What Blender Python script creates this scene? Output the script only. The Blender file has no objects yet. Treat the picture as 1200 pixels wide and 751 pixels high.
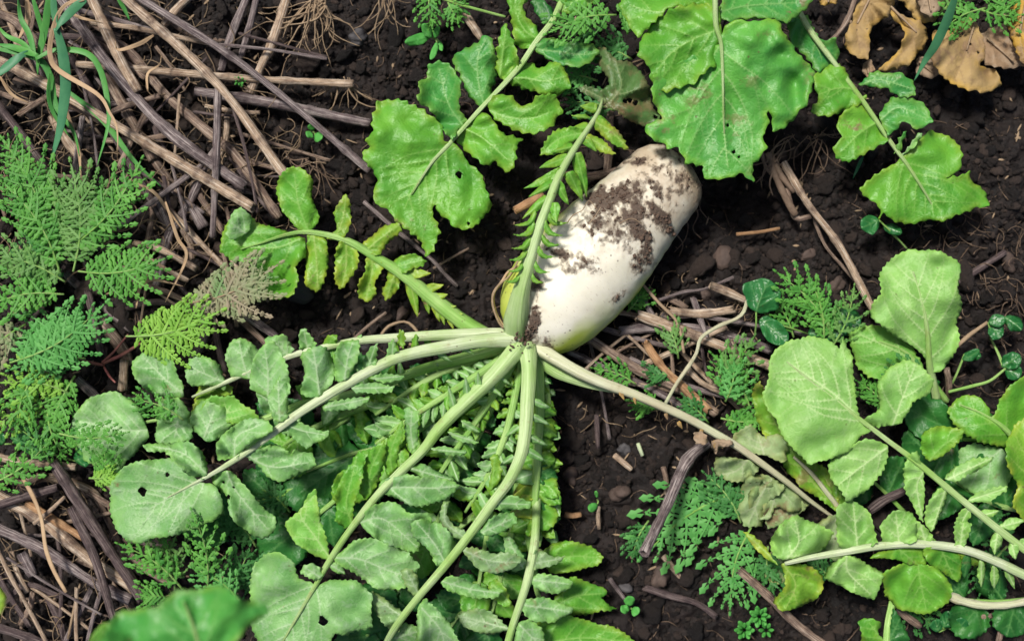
import bpy, math, random, numpy as np
from mathutils import Vector
from mathutils.geometry import delaunay_2d_cdt
random.seed(7); rng = np.random.default_rng(7)
sc = bpy.context.scene; C = sc.collection
# ---------------------------------------------------------------- camera, sky, sun, exposure
H = 1.3; S = 0.001                       # camera height in metres; one photo pixel is 1 mm on the ground
cam = bpy.data.cameras.new('camera'); cam.sensor_width = 36; cam.lens = 36*H/1.2
cam.clip_start = 0.05; cam.clip_end = 100
cam.dof.use_dof = True; cam.dof.focus_distance = H-0.095; cam.dof.aperture_fstop = 2.7
camo = bpy.data.objects.new('camera', cam); C.objects.link(camo); camo.location = (0, 0, H); sc.camera = camo
SUN_EL, SUN_AZ = 62, 318                 # degrees; azimuth clockwise from +y (top of the photo)
w = bpy.data.worlds.new('World'); sc.world = w; w.use_nodes = True
nt = w.node_tree; sky = nt.nodes.new('ShaderNodeTexSky'); sky.sky_type = 'NISHITA'; sky.sun_disc = False
sky.sun_elevation = math.radians(SUN_EL); sky.sun_rotation = math.radians(SUN_AZ)
sky.air_density = 1.0; sky.dust_density = 4.0
nt.links.new(sky.outputs[0], nt.nodes['Background'].inputs[0]); nt.nodes['Background'].inputs[1].default_value = 0.052
sl = bpy.data.lights.new('sun', 'SUN'); sl.energy = 3.0; sl.angle = math.radians(9); sl.color = (1, .95, .88)
so = bpy.data.objects.new('sun', sl); C.objects.link(so)
az = math.radians(SUN_AZ); el = math.radians(SUN_EL)
dirv = Vector((math.sin(az)*math.cos(el), math.cos(az)*math.cos(el), math.sin(el)))
so.rotation_euler = dirv.to_track_quat('Z', 'Y').to_euler(); so.location = dirv*3
sc.view_settings.view_transform = 'Standard'; sc.view_settings.look = 'None'; sc.view_settings.gamma = 1
sc.view_settings.exposure = 0.62

# ---------------------------------------------------------------- numpy noise
_tab = rng.random((256, 256))
def vnoise(x, y):
    x = np.asarray(x, float); y = np.asarray(y, float)
    xi = np.floor(x).astype(int); yi = np.floor(y).astype(int); fx = x-xi; fy = y-yi
    fx = fx*fx*(3-2*fx); fy = fy*fy*(3-2*fy)
    a = _tab[xi & 255, yi & 255]; b = _tab[(xi+1) & 255, yi & 255]
    c = _tab[xi & 255, (yi+1) & 255]; d = _tab[(xi+1) & 255, (yi+1) & 255]
    return (a*(1-fx)+b*fx)*(1-fy)+(c*(1-fx)+d*fx)*fy-0.5
def fbm(x, y, o=4):
    s = 0; a = 1
    for k in range(o):
        s = s+a*vnoise(x*2**k+17.3*k, y*2**k+5.1*k); a *= .5
    return s
# photo pixel (at height z) -> world
def P(x, y, z): f = S*(1-z/H); return ((x-600)*f, (375.5-y)*f, z)
def PA(x, y, z):
    f = S*(1-z/H); return np.stack([(x-600)*f, (375.5-y)*f, z], -1)
REG = {'1': (0, 0, 2.8875), '2': (300, 0, 2.8875), '3': (600, 0, 2.8875), '4': (880, 0, 2.8875),
       '5': (0, 240, 2.8875), '6': (300, 240, 2.8875), '7': (600, 240, 2.8875), '8': (880, 240, 2.8875),
       'a': (0, 490, 2.878), 'b': (300, 490, 2.878), 'c': (600, 490, 2.878), 'd': (880, 490, 2.878), 'p': (0, 0, 1)}
def G(reg, s):
    out = []; r = reg
    for tok in s.split():
        if tok[0] in '12345678abcdp' and tok[1:2] == ':': r = tok[0]; tok = tok[2:]
        v = [float(q) for q in tok.split(',')]; ox, oy, sc_ = REG[r]
        out.append((ox+v[0]/sc_, oy+v[1]/sc_))
    return out
def ground_h(x, y):
    """soil height in metres at world x, y (metres)"""
    X = x*1000; Y = y*1000
    h = 26*fbm(X/170+3, Y/170+8, 3)+15*fbm(X/34, Y/34, 3)+9.0*(.5-np.abs(vnoise(X/13+9, Y/13)*2))+4.2*fbm(X/7, Y/7+30, 2)
    h = h-26*np.exp(-(((X-255)/55)**2+((Y-140)/50)**2))-14*np.exp(-(((X-110)/60)**2+((Y+120)/60)**2))+6*vnoise(X/60+40, Y/60)
    return (h-6)*0.001

# ---------------------------------------------------------------- materials
def srgb(r, g, b):
    return tuple(((c/255)/12.92 if c/255 <= .04045 else ((c/255+.055)/1.055)**2.4) for c in (r, g, b))+(1,)
class NT:
    def __init__(s, name):
        s.m = bpy.data.materials.new(name); s.m.use_nodes = True; s.t = s.m.node_tree; s.t.nodes.clear()
        s.out = s.n('ShaderNodeOutputMaterial')
    def n(s, t, **k):
        o = s.t.nodes.new(t)
        for a, b in k.items(): setattr(o, a, b)
        return o
    def l(s, a, b): s.t.links.new(a, b)
    def val(s, sock, v):
        if hasattr(v, 'links') or hasattr(v, 'is_output'): s.l(v, sock)
        else: sock.default_value = v
    def noise(s, vec, scale, detail=4, rough=.55):
        o = s.n('ShaderNodeTexNoise'); s.l(vec, o.inputs['Vector']); o.inputs['Scale'].default_value = scale
        o.inputs['Detail'].default_value = detail; o.inputs['Roughness'].default_value = rough; return o.outputs[0]
    def ramp(s, f, a, b):
        o = s.n('ShaderNodeMapRange'); s.l(f, o.inputs[0]); o.inputs[1].default_value = a; o.inputs[2].default_value = b; return o.outputs[0]
    def math(s, op, a, b=0.0):
        o = s.n('ShaderNodeMath', operation=op); s.val(o.inputs[0], a); s.val(o.inputs[1], b); return o.outputs[0]
    def mix(s, f, a, b):
        o = s.n('ShaderNodeMix', data_type='RGBA'); s.val(o.inputs[0], f); s.val(o.inputs[6], a); s.val(o.inputs[7], b); return o.outputs[2]
    def attr(s, name): return s.n('ShaderNodeAttribute', attribute_name=name).outputs['Fac']
    def geo(s, scale=None):
        tc = s.n('ShaderNodeTexCoord').outputs['Object']
        oi = s.n('ShaderNodeObjectInfo').outputs['Random']
        v = s.n('ShaderNodeVectorMath', operation='ADD'); s.l(tc, v.inputs[0])
        c = s.n('ShaderNodeCombineXYZ'); s.l(s.math('MULTIPLY', oi, 7.0), c.inputs[2]); s.l(c.outputs[0], v.inputs[1])
        return v.outputs[0], oi
    def bump(s, h, dist, strength=1.0):
        o = s.n('ShaderNodeBump'); o.inputs['Distance'].default_value = dist; o.inputs['Strength'].default_value = strength
        s.l(h, o.inputs['Height']); return o.outputs[0]
    def pbsdf(s, col, rough, normal=None, spec=.35):
        p = s.n('ShaderNodeBsdfPrincipled'); s.val(p.inputs['Base Color'], col); s.val(p.inputs['Roughness'], rough)
        p.inputs['Specular IOR Level'].default_value = spec
        if normal is not None: s.l(normal, p.inputs['Normal'])
        return p.outputs[0]
def leaf_mat(name, c1, c2, vein, edge=None, brown=.0, trans=.25, rough=.46, veinmix=.8, net=.5, spots=0.0, grey=None):
    t = NT(name); v, oi = t.geo()
    n1 = t.ramp(t.noise(v, 22, 5), .35, .68)
    col = t.mix(n1, c1, c2)
    col = t.mix(t.math('MULTIPLY', oi, .22), col, tuple(min(1, q*1.35+.01) for q in c2[:3])+(1,))
    vo = t.n('ShaderNodeTexVoronoi', feature='DISTANCE_TO_EDGE'); vo.inputs['Scale'].default_value = 190
    wv = t.n('ShaderNodeVectorMath', operation='ADD'); t.l(v, wv.inputs[0])
    nz = t.n('ShaderNodeTexNoise'); nz.inputs['Scale'].default_value = 160; t.l(v, nz.inputs['Vector'])
    sc_ = t.n('ShaderNodeVectorMath', operation='SCALE'); sc_.inputs['Scale'].default_value = .006; t.l(nz.outputs[1], sc_.inputs[0])
    t.l(sc_.outputs[0], wv.inputs[1]); t.l(wv.outputs[0], vo.inputs['Vector'])
    netf = t.ramp(vo.outputs[0], .09, 0.0)
    col = t.mix(t.math('MULTIPLY', netf, net*.16), col, vein)
    if grey is not None:
        col = t.mix(t.math('MULTIPLY', t.ramp(t.noise(v, 60, 6, .7), .5, .72), .6), col, grey)
    if edge is not None:
        ed = t.math('MULTIPLY', t.ramp(t.attr('edge'), .9, .0), t.ramp(t.noise(v, 45, 3), .38, .62))
        col = t.mix(t.math('MULTIPLY', ed, .75), col, edge)
    col = t.mix(t.math('MULTIPLY', t.attr('vein'), veinmix), col, vein)
    if brown > 0:
        br = t.math('MULTIPLY', t.ramp(t.noise(v, 38, 6, .65), .66-brown*.25, .72-brown*.2), t.ramp(t.noise(v, 9, 2), .42, .6))
        col = t.mix(t.math('MULTIPLY', br, .85), col, srgb(138, 112, 84))
    # dust specks and small insect marks
    vs = t.n('ShaderNodeTexVoronoi'); vs.inputs['Scale'].default_value = 85; t.l(v, vs.inputs['Vector'])
    sp = t.math('MULTIPLY', t.ramp(vs.outputs[0], .13, .08), t.ramp(t.noise(v, 30, 2), .52, .6))
    col = t.mix(t.math('MULTIPLY', sp, .45+spots), col, srgb(96, 80, 52))
    hgt = t.math('ADD', t.math('MULTIPLY', t.ramp(vo.outputs[0], 0, .25), 1.0), t.math('MULTIPLY', t.noise(v, 500, 3), .5))
    nrm = t.bump(hgt, .0006, .35)
    ro = t.math('ADD', t.math('MULTIPLY', t.noise(v, 120, 3), .25), rough-.12)
    p = t.pbsdf(col, ro, nrm, .5)
    tr = t.n('ShaderNodeBsdfTranslucent'); t.l(nrm, tr.inputs['Normal'])
    t.l(t.mix(.35, col, (.35, .6, .05, 1)), tr.inputs[0])
    mx = t.n('ShaderNodeMixShader'); mx.inputs[0].default_value = trans; t.l(p, mx.inputs[1]); t.l(tr.outputs[0], mx.inputs[2])
    t.l(mx.outputs[0], t.out.inputs[0]); return t.m
def stem_mat(name, c1, c2, c3):
    """pale ribbed petiole: streaks run with the UV length"""
    t = NT(name); v, oi = t.geo(); uv = t.n('ShaderNodeTexCoord').outputs['UV']
    mp = t.n('ShaderNodeMapping'); t.l(uv, mp.inputs[0]); mp.inputs['Scale'].default_value = (26, 1.6, 1)
    st = t.noise(mp.outputs[0], 1, 4)
    col = t.mix(t.ramp(st, .35, .7), c1, c2)
    col = t.mix(t.ramp(t.noise(v, 18, 3), .42, .7), col, c3)
    vs = t.n('ShaderNodeTexVoronoi'); vs.inputs['Scale'].default_value = 130; t.l(v, vs.inputs['Vector'])
    sp = t.math('MULTIPLY', t.ramp(vs.outputs[0], .16, .1), t.ramp(t.noise(v, 25, 2), .55, .62))
    col = t.mix(t.math('MULTIPLY', sp, .7), col, srgb(90, 60, 45))
    col = t.mix(t.math('MULTIPLY', t.ramp(t.noise(v, 55, 5, .7), .58, .72), .55), col, srgb(140, 128, 88))
    t.l(t.pbsdf(col, .45, t.bump(st, .002, .8), .4), t.out.inputs[0]); return t.m
def stalk_mat(name, c1, c2, c3, dark):
    t = NT(name); v, oi = t.geo(); uv = t.n('ShaderNodeTexCoord').outputs['UV']
    ad = t.n('ShaderNodeVectorMath', operation='ADD'); t.l(uv, ad.inputs[0])
    cx = t.n('ShaderNodeCombineXYZ'); t.l(t.math('MULTIPLY', oi, 31), cx.inputs[0]); t.l(t.math('MULTIPLY', oi, 17), cx.inputs[1]); t.l(cx.outputs[0], ad.inputs[1])
    mp = t.n('ShaderNodeMapping'); t.l(ad.outputs[0], mp.inputs[0]); mp.inputs['Scale'].default_value = (7, 11, 1)
    mp2 = t.n('ShaderNodeMapping'); t.l(ad.outputs[0], mp2.inputs[0]); mp2.inputs['Scale'].default_value = (26, 2.2, 1)
    a = t.noise(mp.outputs[0], 1, 5, .6); b = t.noise(mp2.outputs[0], 1, 5, .65)
    col = t.mix(t.ramp(a, .36, .62), c1, c2)
    col = t.mix(t.math('MULTIPLY', t.ramp(b, .48, .62), .8), col, c3)
    col = t.mix(t.math('MULTIPLY', t.ramp(t.noise(v, 30, 6, .7), .52, .68), .85), col, dark)
    col = t.mix(t.math('MULTIPLY', t.attr('node'), .6), col, dark)
    h = t.math('ADD', b, t.math('MULTIPLY', t.noise(v, 260, 3), .4))
    t.l(t.pbsdf(col, .62, t.bump(h, .0022, .9), .3), t.out.inputs[0]); return t.m
def plain_mat(name, c1, c2, scale=60, rough=.7, bump=.002, trans=0, spec=.3):
    t = NT(name); v, oi = t.geo(); n = t.noise(v, scale, 6, .65)
    col = t.mix(t.ramp(n, .35, .66), c1, c2); col = t.mix(t.math('MULTIPLY', oi, .4), col, tuple(min(1, q*1.2+.01) for q in c2[:3])+(1,))
    p = t.pbsdf(col, rough, t.bump(t.noise(v, scale*4, 5, .7), bump, .8), spec)
    if trans:
        tr = t.n('ShaderNodeBsdfTranslucent'); t.l(col, tr.inputs[0]); mx = t.n('ShaderNodeMixShader')
        mx.inputs[0].default_value = trans; t.l(p, mx.inputs[1]); t.l(tr.outputs[0], mx.inputs[2]); p = mx.outputs[0]
    t.l(p, t.out.inputs[0]); return t.m
def soil_mat():
    t = NT('soil'); v, oi = t.geo()
    n = t.noise(v, 30, 8, .7); n2 = t.noise(v, 9, 3); n3 = t.noise(v, 190, 6, .7)
    col = t.mix(t.ramp(n, .3, .7), (.003, .0026, .0027, 1), (.021, .0145, .013, 1))
    col = t.mix(t.math('MULTIPLY', t.ramp(n2, .5, .7), .4), col, (.026, .018, .016, 1))
    col = t.mix(t.ramp(t.noise(v, 4.5, 3), .55, .7), col, (.004, .003, .003, 1))
    col = t.mix(t.ramp(n3, .58, .75), col, (.055, .040, .034, 1))
    h = t.math('ADD', n, t.math('MULTIPLY', n3, .35))
    t.l(t.pbsdf(col, t.ramp(n3, -.3, .9), t.bump(h, .006, .9), .3), t.out.inputs[0]); return t.m
def crumb_mat():
    t = NT('soil_crumb'); v, oi = t.geo(); a = t.attr('tone')
    n3 = t.noise(v, 260, 5, .7)
    col = t.mix(t.math('POWER', a, 1.7), (.004, .0033, .0034, 1), (.105, .073, .058, 1))
    col = t.mix(t.math('MULTIPLY', n3, .5), col, (.022, .015, .013, 1))
    t.l(t.pbsdf(col, .62, t.bump(t.math('ADD', n3, t.noise(v, 700, 4, .7)), .004, 1.0), .4), t.out.inputs[0]); return t.m
M = {}
M['soil'] = soil_mat(); M['crumb'] = crumb_mat()
# leaf faces; *_under are undersides
M['fresh'] = leaf_mat('leaf_fresh', (.06, .27, .02, 1), (.15, .42, .035, 1), (.27, .52, .11, 1), (.28, .42, .04, 1), .12)
M['fresh_spot'] = leaf_mat('leaf_fresh_blemished', (.04, .24, .04, 1), (.115, .40, .05, 1), (.34, .58, .20, 1), (.26, .50, .04, 1), .40, spots=.3)
M['fresh_blue'] = leaf_mat('leaf_blue_green', (.035, .24, .045, 1), (.08, .33, .05, 1), (.22, .46, .13, 1), (.20, .38, .05, 1), .15)
M['yellow'] = leaf_mat('leaf_yellowing', (.10, .29, .02, 1), (.20, .42, .035, 1), (.36, .52, .12, 1), (.46, .50, .05, 1), .4, spots=.3)
M['dark'] = leaf_mat('leaf_shaded_green', (.014, .11, .02, 1), (.035, .19, .028, 1), (.10, .28, .07, 1), None, .1)  # darker copy for low leaves: shade of the layers above put into colour
M['under_y'] = leaf_mat('leaf_underside_light', (.16, .39, .07, 1), (.28, .53, .13, 1), (.52, .70, .32, 1), (.30, .56, .10, 1), .04, veinmix=.9, rough=.55, grey=(.34, .54, .22, 1))
M['under'] = leaf_mat('leaf_underside_pale', (.12, .33, .08, 1), (.26, .50, .17, 1), (.48, .64, .38, 1), (.24, .50, .09, 1), .05, veinmix=.8, rough=.5, grey=(.37, .50, .34, 1))
M['under_g'] = leaf_mat('leaf_underside_green', (.12, .37, .045, 1), (.21, .50, .08, 1), (.45, .66, .25, 1), (.28, .47, .06, 1), .05, rough=.58)
M['mottled'] = leaf_mat('leaf_mottled', (.19, .32, .11, 1), (.33, .44, .21, 1), (.46, .52, .32, 1), (.30, .34, .10, 1), .45, spots=.4, rough=.7)
M['spotted'] = leaf_mat('leaf_underside_spotted', (.16, .32, .10, 1), (.27, .44, .19, 1), (.46, .60, .36, 1), (.26, .40, .10, 1), .42, spots=.4, grey=(.36, .44, .32, 1))
M['dusty'] = leaf_mat('leaf_dusty_dark', (.05, .13, .035, 1), (.09, .19, .05, 1), (.22, .30, .12, 1), (.16, .15, .07, 1), .8, spots=.4)
M['dead'] = leaf_mat('leaf_dead_tan', (.25, .165, .065, 1), (.40, .28, .115, 1), (.26, .17, .08, 1), (.50, .30, .03, 1), .7, rough=.75, trans=.12, spots=.4)
M['deadgrey'] = leaf_mat('leaf_dead_grey', (.20, .14, .09, 1), (.36, .27, .18, 1), (.30, .22, .14, 1), None, .9, rough=.8, trans=.08, spots=.5)
M['deadyel'] = leaf_mat('leaf_dead_yellow', (.40, .22, .02, 1), (.55, .34, .04, 1), (.45, .32, .12, 1), (.22, .11, .03, 1), .9, rough=.7, trans=.15, spots=.5)
M['round'] = leaf_mat('leaf_round_glossy', (.015, .13, .03, 1), (.03, .19, .045, 1), (.10, .28, .08, 1), None, 0, rough=.35)
M['stem'] = stem_mat('petiole_pale', (.30, .45, .16, 1), (.50, .62, .33, 1), (.24, .42, .09, 1))
M['stem_g'] = stem_mat('petiole_green', (.24, .45, .10, 1), (.42, .60, .22, 1), (.18, .40, .06, 1))
M['stem_w'] = stem_mat('petiole_whitish', (.44, .53, .29, 1), (.62, .68, .50, 1), (.34, .48, .18, 1))
M['stem_m'] = stem_mat('petiole_mid_green', (.30, .44, .18, 1), (.46, .57, .30, 1), (.28, .44, .12, 1))
M['stem_d'] = stem_mat('petiole_dusty', (.44, .47, .27, 1), (.60, .61, .45, 1), (.42, .38, .25, 1))
M['tan'] = stalk_mat('stalk_tan', (.42, .30, .20, 1), (.22, .145, .095, 1), (.70, .61, .49, 1), (.06, .035, .028, 1))
M['brown'] = stalk_mat('stalk_brown', (.23, .155, .11, 1), (.105, .068, .054, 1), (.50, .40, .31, 1), (.04, .024, .022, 1))
M['purple'] = stalk_mat('stalk_purple_grey', (.17, .13, .125, 1), (.07, .05, .054, 1), (.50, .44, .41, 1), (.035, .022, .024, 1))
M['darkst'] = stalk_mat('stalk_dark', (.085, .058, .056, 1), (.042, .028, .03, 1), (.24, .19, .175, 1), (.02, .012, .013, 1))
M['orange'] = stalk_mat('stalk_orange', (.44, .25, .12, 1), (.33, .17, .08, 1), (.55, .38, .22, 1), (.12, .06, .03, 1))
M['root'] = plain_mat('root_fibre', (.20, .135, .08, 1), (.34, .25, .16, 1), 60)
M['rootd'] = plain_mat('root_fibre_dark', (.10, .065, .045, 1), (.20, .14, .095, 1), 60)
M['stone'] = plain_mat('stone', (.035, .034, .038, 1), (.085, .08, .082, 1), 50, .6)
M['stoneb'] = plain_mat('stone_brown', (.035, .025, .021, 1), (.095, .066, .054, 1), 50, .7)
M['grass'] = plain_mat('grass_blade', (.05, .24, .06, 1), (.11, .36, .07, 1), 25, .45, .0006, .25)
M['grassb'] = plain_mat('grass_blade_bluish', (.04, .19, .09, 1), (.08, .27, .12, 1), 25, .45, .0006, .2)
M['drygrass'] = plain_mat('dry_grass', (.34, .22, .12, 1), (.50, .36, .22, 1), 40, .7, .001, .1)
def fern(name, a, b): return plain_mat(name, a, b, 28, .55, .0008, .25)
M['f_green'] = fern('feathery_green', (.04, .20, .028, 1), (.12, .35, .05, 1))
M['f_blue'] = fern('feathery_bluish', (.05, .25, .045, 1), (.12, .37, .085, 1))
M['f_yel'] = fern('feathery_yellowish', (.14, .36, .04, 1), (.24, .46, .06, 1))
M['f_dull'] = fern('feathery_dull', (.06, .20, .035, 1), (.15, .31, .075, 1))
M['f_pink'] = fern('feathery_purplish', (.14, .29, .09, 1), (.31, .25, .17, 1))
M['f_dark'] = fern('feathery_dark', (.03, .15, .03, 1), (.06, .22, .05, 1))
M['seed'] = fern('seedling', (.06, .30, .05, 1), (.11, .42, .08, 1))
M['redstem'] = plain_mat('red_stem', (.20, .06, .06, 1), (.28, .12, .09, 1), 40, .5)
M['soilpatch'] = plain_mat('clinging_soil', (.06, .038, .028, 1), (.13, .085, .06, 1), 200, .85)

# ---------------------------------------------------------------- object helpers
def tag(o, label=None, cat=None, group=None, kind=None):
    for k, v in (('label', label), ('category', cat), ('group', group), ('kind', kind)):
        if v: o[k] = v
    return o
def empty(name, loc, label, cat, group=None):
    o = bpy.data.objects.new(name, None); C.objects.link(o); o.location = loc; o.empty_display_size = .02
    return tag(o, label, cat, group)
def link(name, me, mats, parent=None, smooth=True):
    """mesh vertices are in world metres; the object's origin is moved to the mesh's own base"""
    n = len(me.vertices); co = np.empty(n*3, 'f'); me.vertices.foreach_get('co', co); co = co.reshape(-1, 3)
    org = co[0].copy(); org = np.array([float(q) for q in org])
    me.vertices.foreach_set('co', (co-org).astype('f').ravel())
    if smooth: me.polygons.foreach_set('use_smooth', np.ones(len(me.polygons), bool))
    for m in (mats if isinstance(mats, (list, tuple)) else [mats]): me.materials.append(M[m])
    me.update()
    o = bpy.data.objects.new(name, me); C.objects.link(o)
    if parent is not None:
        o.parent = parent; pw = Vector((0, 0, 0)); q = parent
        while q is not None: pw += q.location; q = q.parent
        o.location = Vector(org)-pw
    else: o.location = org
    return o
def cat_rom(pts, step, closed=False):
    """Catmull-Rom through pts (rows of numbers), resampled about every `step` in the first two columns"""
    p = np.array(pts, float); n = len(p)
    if n == 2 and not closed:
        L = np.hypot(*(p[1]-p[0])[:2]); k = max(2, int(L/step)+1); t = np.linspace(0, 1, k)[:, None]
        return p[0]*(1-t)+p[1]*t
    out = []
    idx = range(n) if closed else range(n-1)
    for i in idx:
        if closed: a, b, c, d = p[i-1], p[i], p[(i+1) % n], p[(i+2) % n]
        else:
            b, c = p[i], p[i+1]; a = p[i-1] if i else 2*b-c; d = p[i+2] if i+2 < n else 2*c-b
        L = np.hypot(*(c-b)[:2]); k = max(1, int(round(L/step)))
        for j in range(k):
            t = j/k; q = .5*((2*b)+(-a+c)*t+(2*a-5*b+4*c-d)*t*t+(-a+3*b-3*c+d)*t**3)
            out.append(q if not closed else .45*q+.55*(b*(1-t)+c*t))
    if not closed: out.append(p[-1])
    return np.array(out)
def inside(px, py, poly):
    x, y = poly[:, 0], poly[:, 1]; x2, y2 = np.roll(x, -1), np.roll(y, -1)
    r = np.zeros(len(px), bool)
    for i in range(len(x)):
        if y[i] == y2[i]: continue
        c = ((y[i] > py) != (y2[i] > py)) & (px < (x2[i]-x[i])*(py-y[i])/(y2[i]-y[i])+x[i]); r ^= c
    return r
def set_uv(me, uv):
    l = me.uv_layers.new(name='UVMap'); li = np.empty(len(me.loops), 'i'); me.loops.foreach_get('vertex_index', li)
    l.data.foreach_set('uv', np.asarray(uv, 'f')[li].ravel())
def set_attr(me, name, v):
    a = me.attributes.new(name, 'FLOAT', 'POINT'); a.data.foreach_set('value', np.asarray(v, 'f'))
def make_mesh(name, verts, faces):
    me = bpy.data.meshes.new(name); me.from_pydata([tuple(map(float, v)) for v in verts], [], faces); return me

# ---------------------------------------------------------------- leaf blades
TRI = [0]
def blade(name, outline, mid, zs, mats, parent, cup=None, ruf=.004, tooth=(7.5, 2.7), puck=.0020, ridge=.0012,
          holes=(), sp=3.4, nsec=None, thick=.0006, vw=1.3, label=None, fold=None):
    """outline, mid: photo pixels; zs: heights (m) along the midrib"""
    seed = random.random()*100; fold = random.uniform(-.34, .48) if fold is None else fold; cup = random.uniform(-.14, .14) if cup is None else cup
    o = cat_rom(outline, 1.8, True)
    o = o+np.stack([vnoise(o[:, 0]/13+seed, o[:, 1]/13), vnoise(o[:, 0]/13, o[:, 1]/13+seed)], 1)*min(4.5, .045*np.ptp(o[:, 0])+.6)
    area = .5*np.sum(o[:, 0]*np.roll(o[:, 1], -1)-np.roll(o[:, 0], -1)*o[:, 1])
    if area < 0: o = o[::-1]; area = -area
    per, amp = tooth
    d = np.roll(o, -1, 0)-np.roll(o, 1, 0); L = np.hypot(d[:, 0], d[:, 1])+1e-6; nrm = np.stack([d[:, 1], -d[:, 0]], 1)/L[:, None]
    s = np.concatenate([[0], np.cumsum(np.hypot(*np.diff(o, axis=0).T))])
    ph = s/per+1.4*vnoise(s/40+seed, s*0+seed)
    f = ph % 1.0; saw = np.where(f < .72, (f/.72)**1.3, (1-f)/.28)
    m = np.array(mid, float)
    db = np.hypot(o[:, 0]-m[0, 0], o[:, 1]-m[0, 1]); W0 = math.sqrt(area)
    a2 = amp*(.7+.9*vnoise(s/25+seed*2, s*0+3.3))*np.clip(db/(W0*.25), 0, 1)
    o = o+nrm*(saw-.5)[:, None]*a2[:, None]
    # midrib and side veins
    mz = np.column_stack([m, zs]) if len(zs) == len(m) else np.column_stack([m, np.linspace(zs[0], zs[-1], len(m))])
    mr = cat_rom(mz, 2.0)
    ml = np.concatenate([[0], np.cumsum(np.hypot(*np.diff(mr[:, :2], axis=0).T))]); mlen = ml[-1]
    vp = [mr[:, :2]]; vwid = [np.linspace(1.5, .55, len(mr))]
    if nsec is None: nsec = int(np.clip(mlen/22, 2, 5))
    for k in range(nsec):
        for sd in (-1, 1):
            t = (k+.45+.3*random.random()-(.12 if sd > 0 else 0))/(nsec+.35); i = min(len(mr)-2, int(t*(len(mr)-1)))
            dr = mr[i+1, :2]-mr[i, :2]; a = math.atan2(dr[1], dr[0])+sd*(math.radians(random.uniform(42, 56)-10*t)); p = mr[i, :2].copy(); ps = []
            for q in range(60):
                p = p+2.2*np.array([math.cos(a), math.sin(a)]); a -= sd*.012+random.uniform(-.05, .05)
                ps.append(p.copy())
            ps = np.array(ps); ins = inside(ps[:, 0], ps[:, 1], o); n_ = len(ps) if ins.all() else int(np.argmin(ins))
            n_ = int(n_*.93)
            if n_ > 2: vp.append(ps[:n_]); vwid.append(np.linspace(.75, .2, n_))
            if n_ > 11:                                  # forks towards the margin
                for fk in range(1+(n_ > 20)):
                    j0 = int(n_*random.uniform(.3, .65)); p = ps[j0].copy(); af = math.atan2(*(ps[j0]-ps[j0-1])[::-1])+random.choice((-1, 1))*random.uniform(.5, .8); qs = []
                    for q in range(int((n_-j0)*.9)):
                        p = p+2.2*np.array([math.cos(af), math.sin(af)]); af += random.uniform(-.07, .07); qs.append(p.copy())
                    if len(qs) > 3:
                        qs = np.array(qs); ins = inside(qs[:, 0], qs[:, 1], o); m_ = len(qs) if ins.all() else int(np.argmin(ins)); m_ = int(m_*.9)
                        if m_ > 2: vp.append(qs[:m_]); vwid.append(np.linspace(.22, .1, m_))
    V = np.vstack(vp); VW = np.concatenate(vwid); off = []
    for ps, ws in zip(vp, vwid):                          # rows of points beside each vein keep it crisp
        dd = np.gradient(ps, axis=0); dd /= np.hypot(dd[:, 0], dd[:, 1])[:, None]+1e-9; nn_ = np.stack([-dd[:, 1], dd[:, 0]], 1)*(.75+.55*ws)[:, None]
        off += [(ps+nn_)[::1 if sp < 3 else 2], (ps-nn_)[::1 if sp < 3 else 2]]
    OFF = np.vstack(off)
    x0, y0 = o.min(0); x1, y1 = o.max(0)
    gx, gy = np.meshgrid(np.arange(x0, x1, sp), np.arange(y0, y1, sp*.87)); gx = gx+np.where((np.arange(gx.shape[0]) % 2)[:, None] == 0, sp/2, 0)
    gx = gx.ravel()+rng.uniform(-.25, .25, gx.size)*sp; gy = gy.ravel()+rng.uniform(-.25, .25, gy.size)*sp
    def dist_to(A, x, y): return np.sqrt(((x[:, None]-A[None, :, 0])**2+(y[:, None]-A[None, :, 1])**2).min(1))
    ins = inside(gx, gy, o); gx, gy = gx[ins], gy[ins]
    if len(gx):
        k = (dist_to(o, gx, gy) > sp*.5) & (dist_to(V, gx, gy) > 2.3); gx, gy = gx[k], gy[k]
    vin = np.vstack([V, OFF]); vin = vin[inside(vin[:, 0], vin[:, 1], o)]
    if len(vin): vin = vin[dist_to(o, vin[:, 0], vin[:, 1]) > 1.2]
    pts = [Vector((a, b)) for a, b in o]+[Vector((a, b)) for a, b in zip(gx, gy)]+[Vector((a, b)) for a, b in vin]
    nb = len(o); hl = []
    for hx, hy, hr in holes:
        hp = [(hx+hr*(1+.3*math.sin(3*q+hx))*math.cos(q), hy+hr*(1+.25*math.cos(2*q+hy))*math.sin(q)) for q in np.linspace(0, 2*math.pi, 13)[:-1]]
        hl.append(np.array(hp))
    edges = []
    for hp in hl:
        b = len(pts); pts += [Vector(q) for q in hp]; edges += [(b+i, b+(i+1) % len(hp)) for i in range(len(hp))]
    vo, _, fo, _, _, _ = delaunay_2d_cdt(pts, edges, [list(range(nb))], 1, 1e-4)
    v = np.array([(q[0], q[1]) for q in vo]); fs = [tuple(q) for q in fo]
    if hl:
        cen = np.array([v[list(q)].mean(0) for q in fs]); kill = np.zeros(len(fs), bool)
        for hp in hl: kill |= inside(cen[:, 0], cen[:, 1], hp)
        fs = [q for q, k in zip(fs, kill) if not k]
    x, y = v[:, 0], v[:, 1]
    D2 = (x[:, None]-mr[None, :, 0])**2+(y[:, None]-mr[None, :, 1])**2; j = D2.argmin(1); dm = np.sqrt(D2[np.arange(len(j)), j])
    tt = ml[j]; z = np.interp(tt, ml, mr[:, 2]); Wd = max(12., area/max(mlen, 20)/2)
    q = np.clip(dm/Wd, 0, 1.6)
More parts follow.
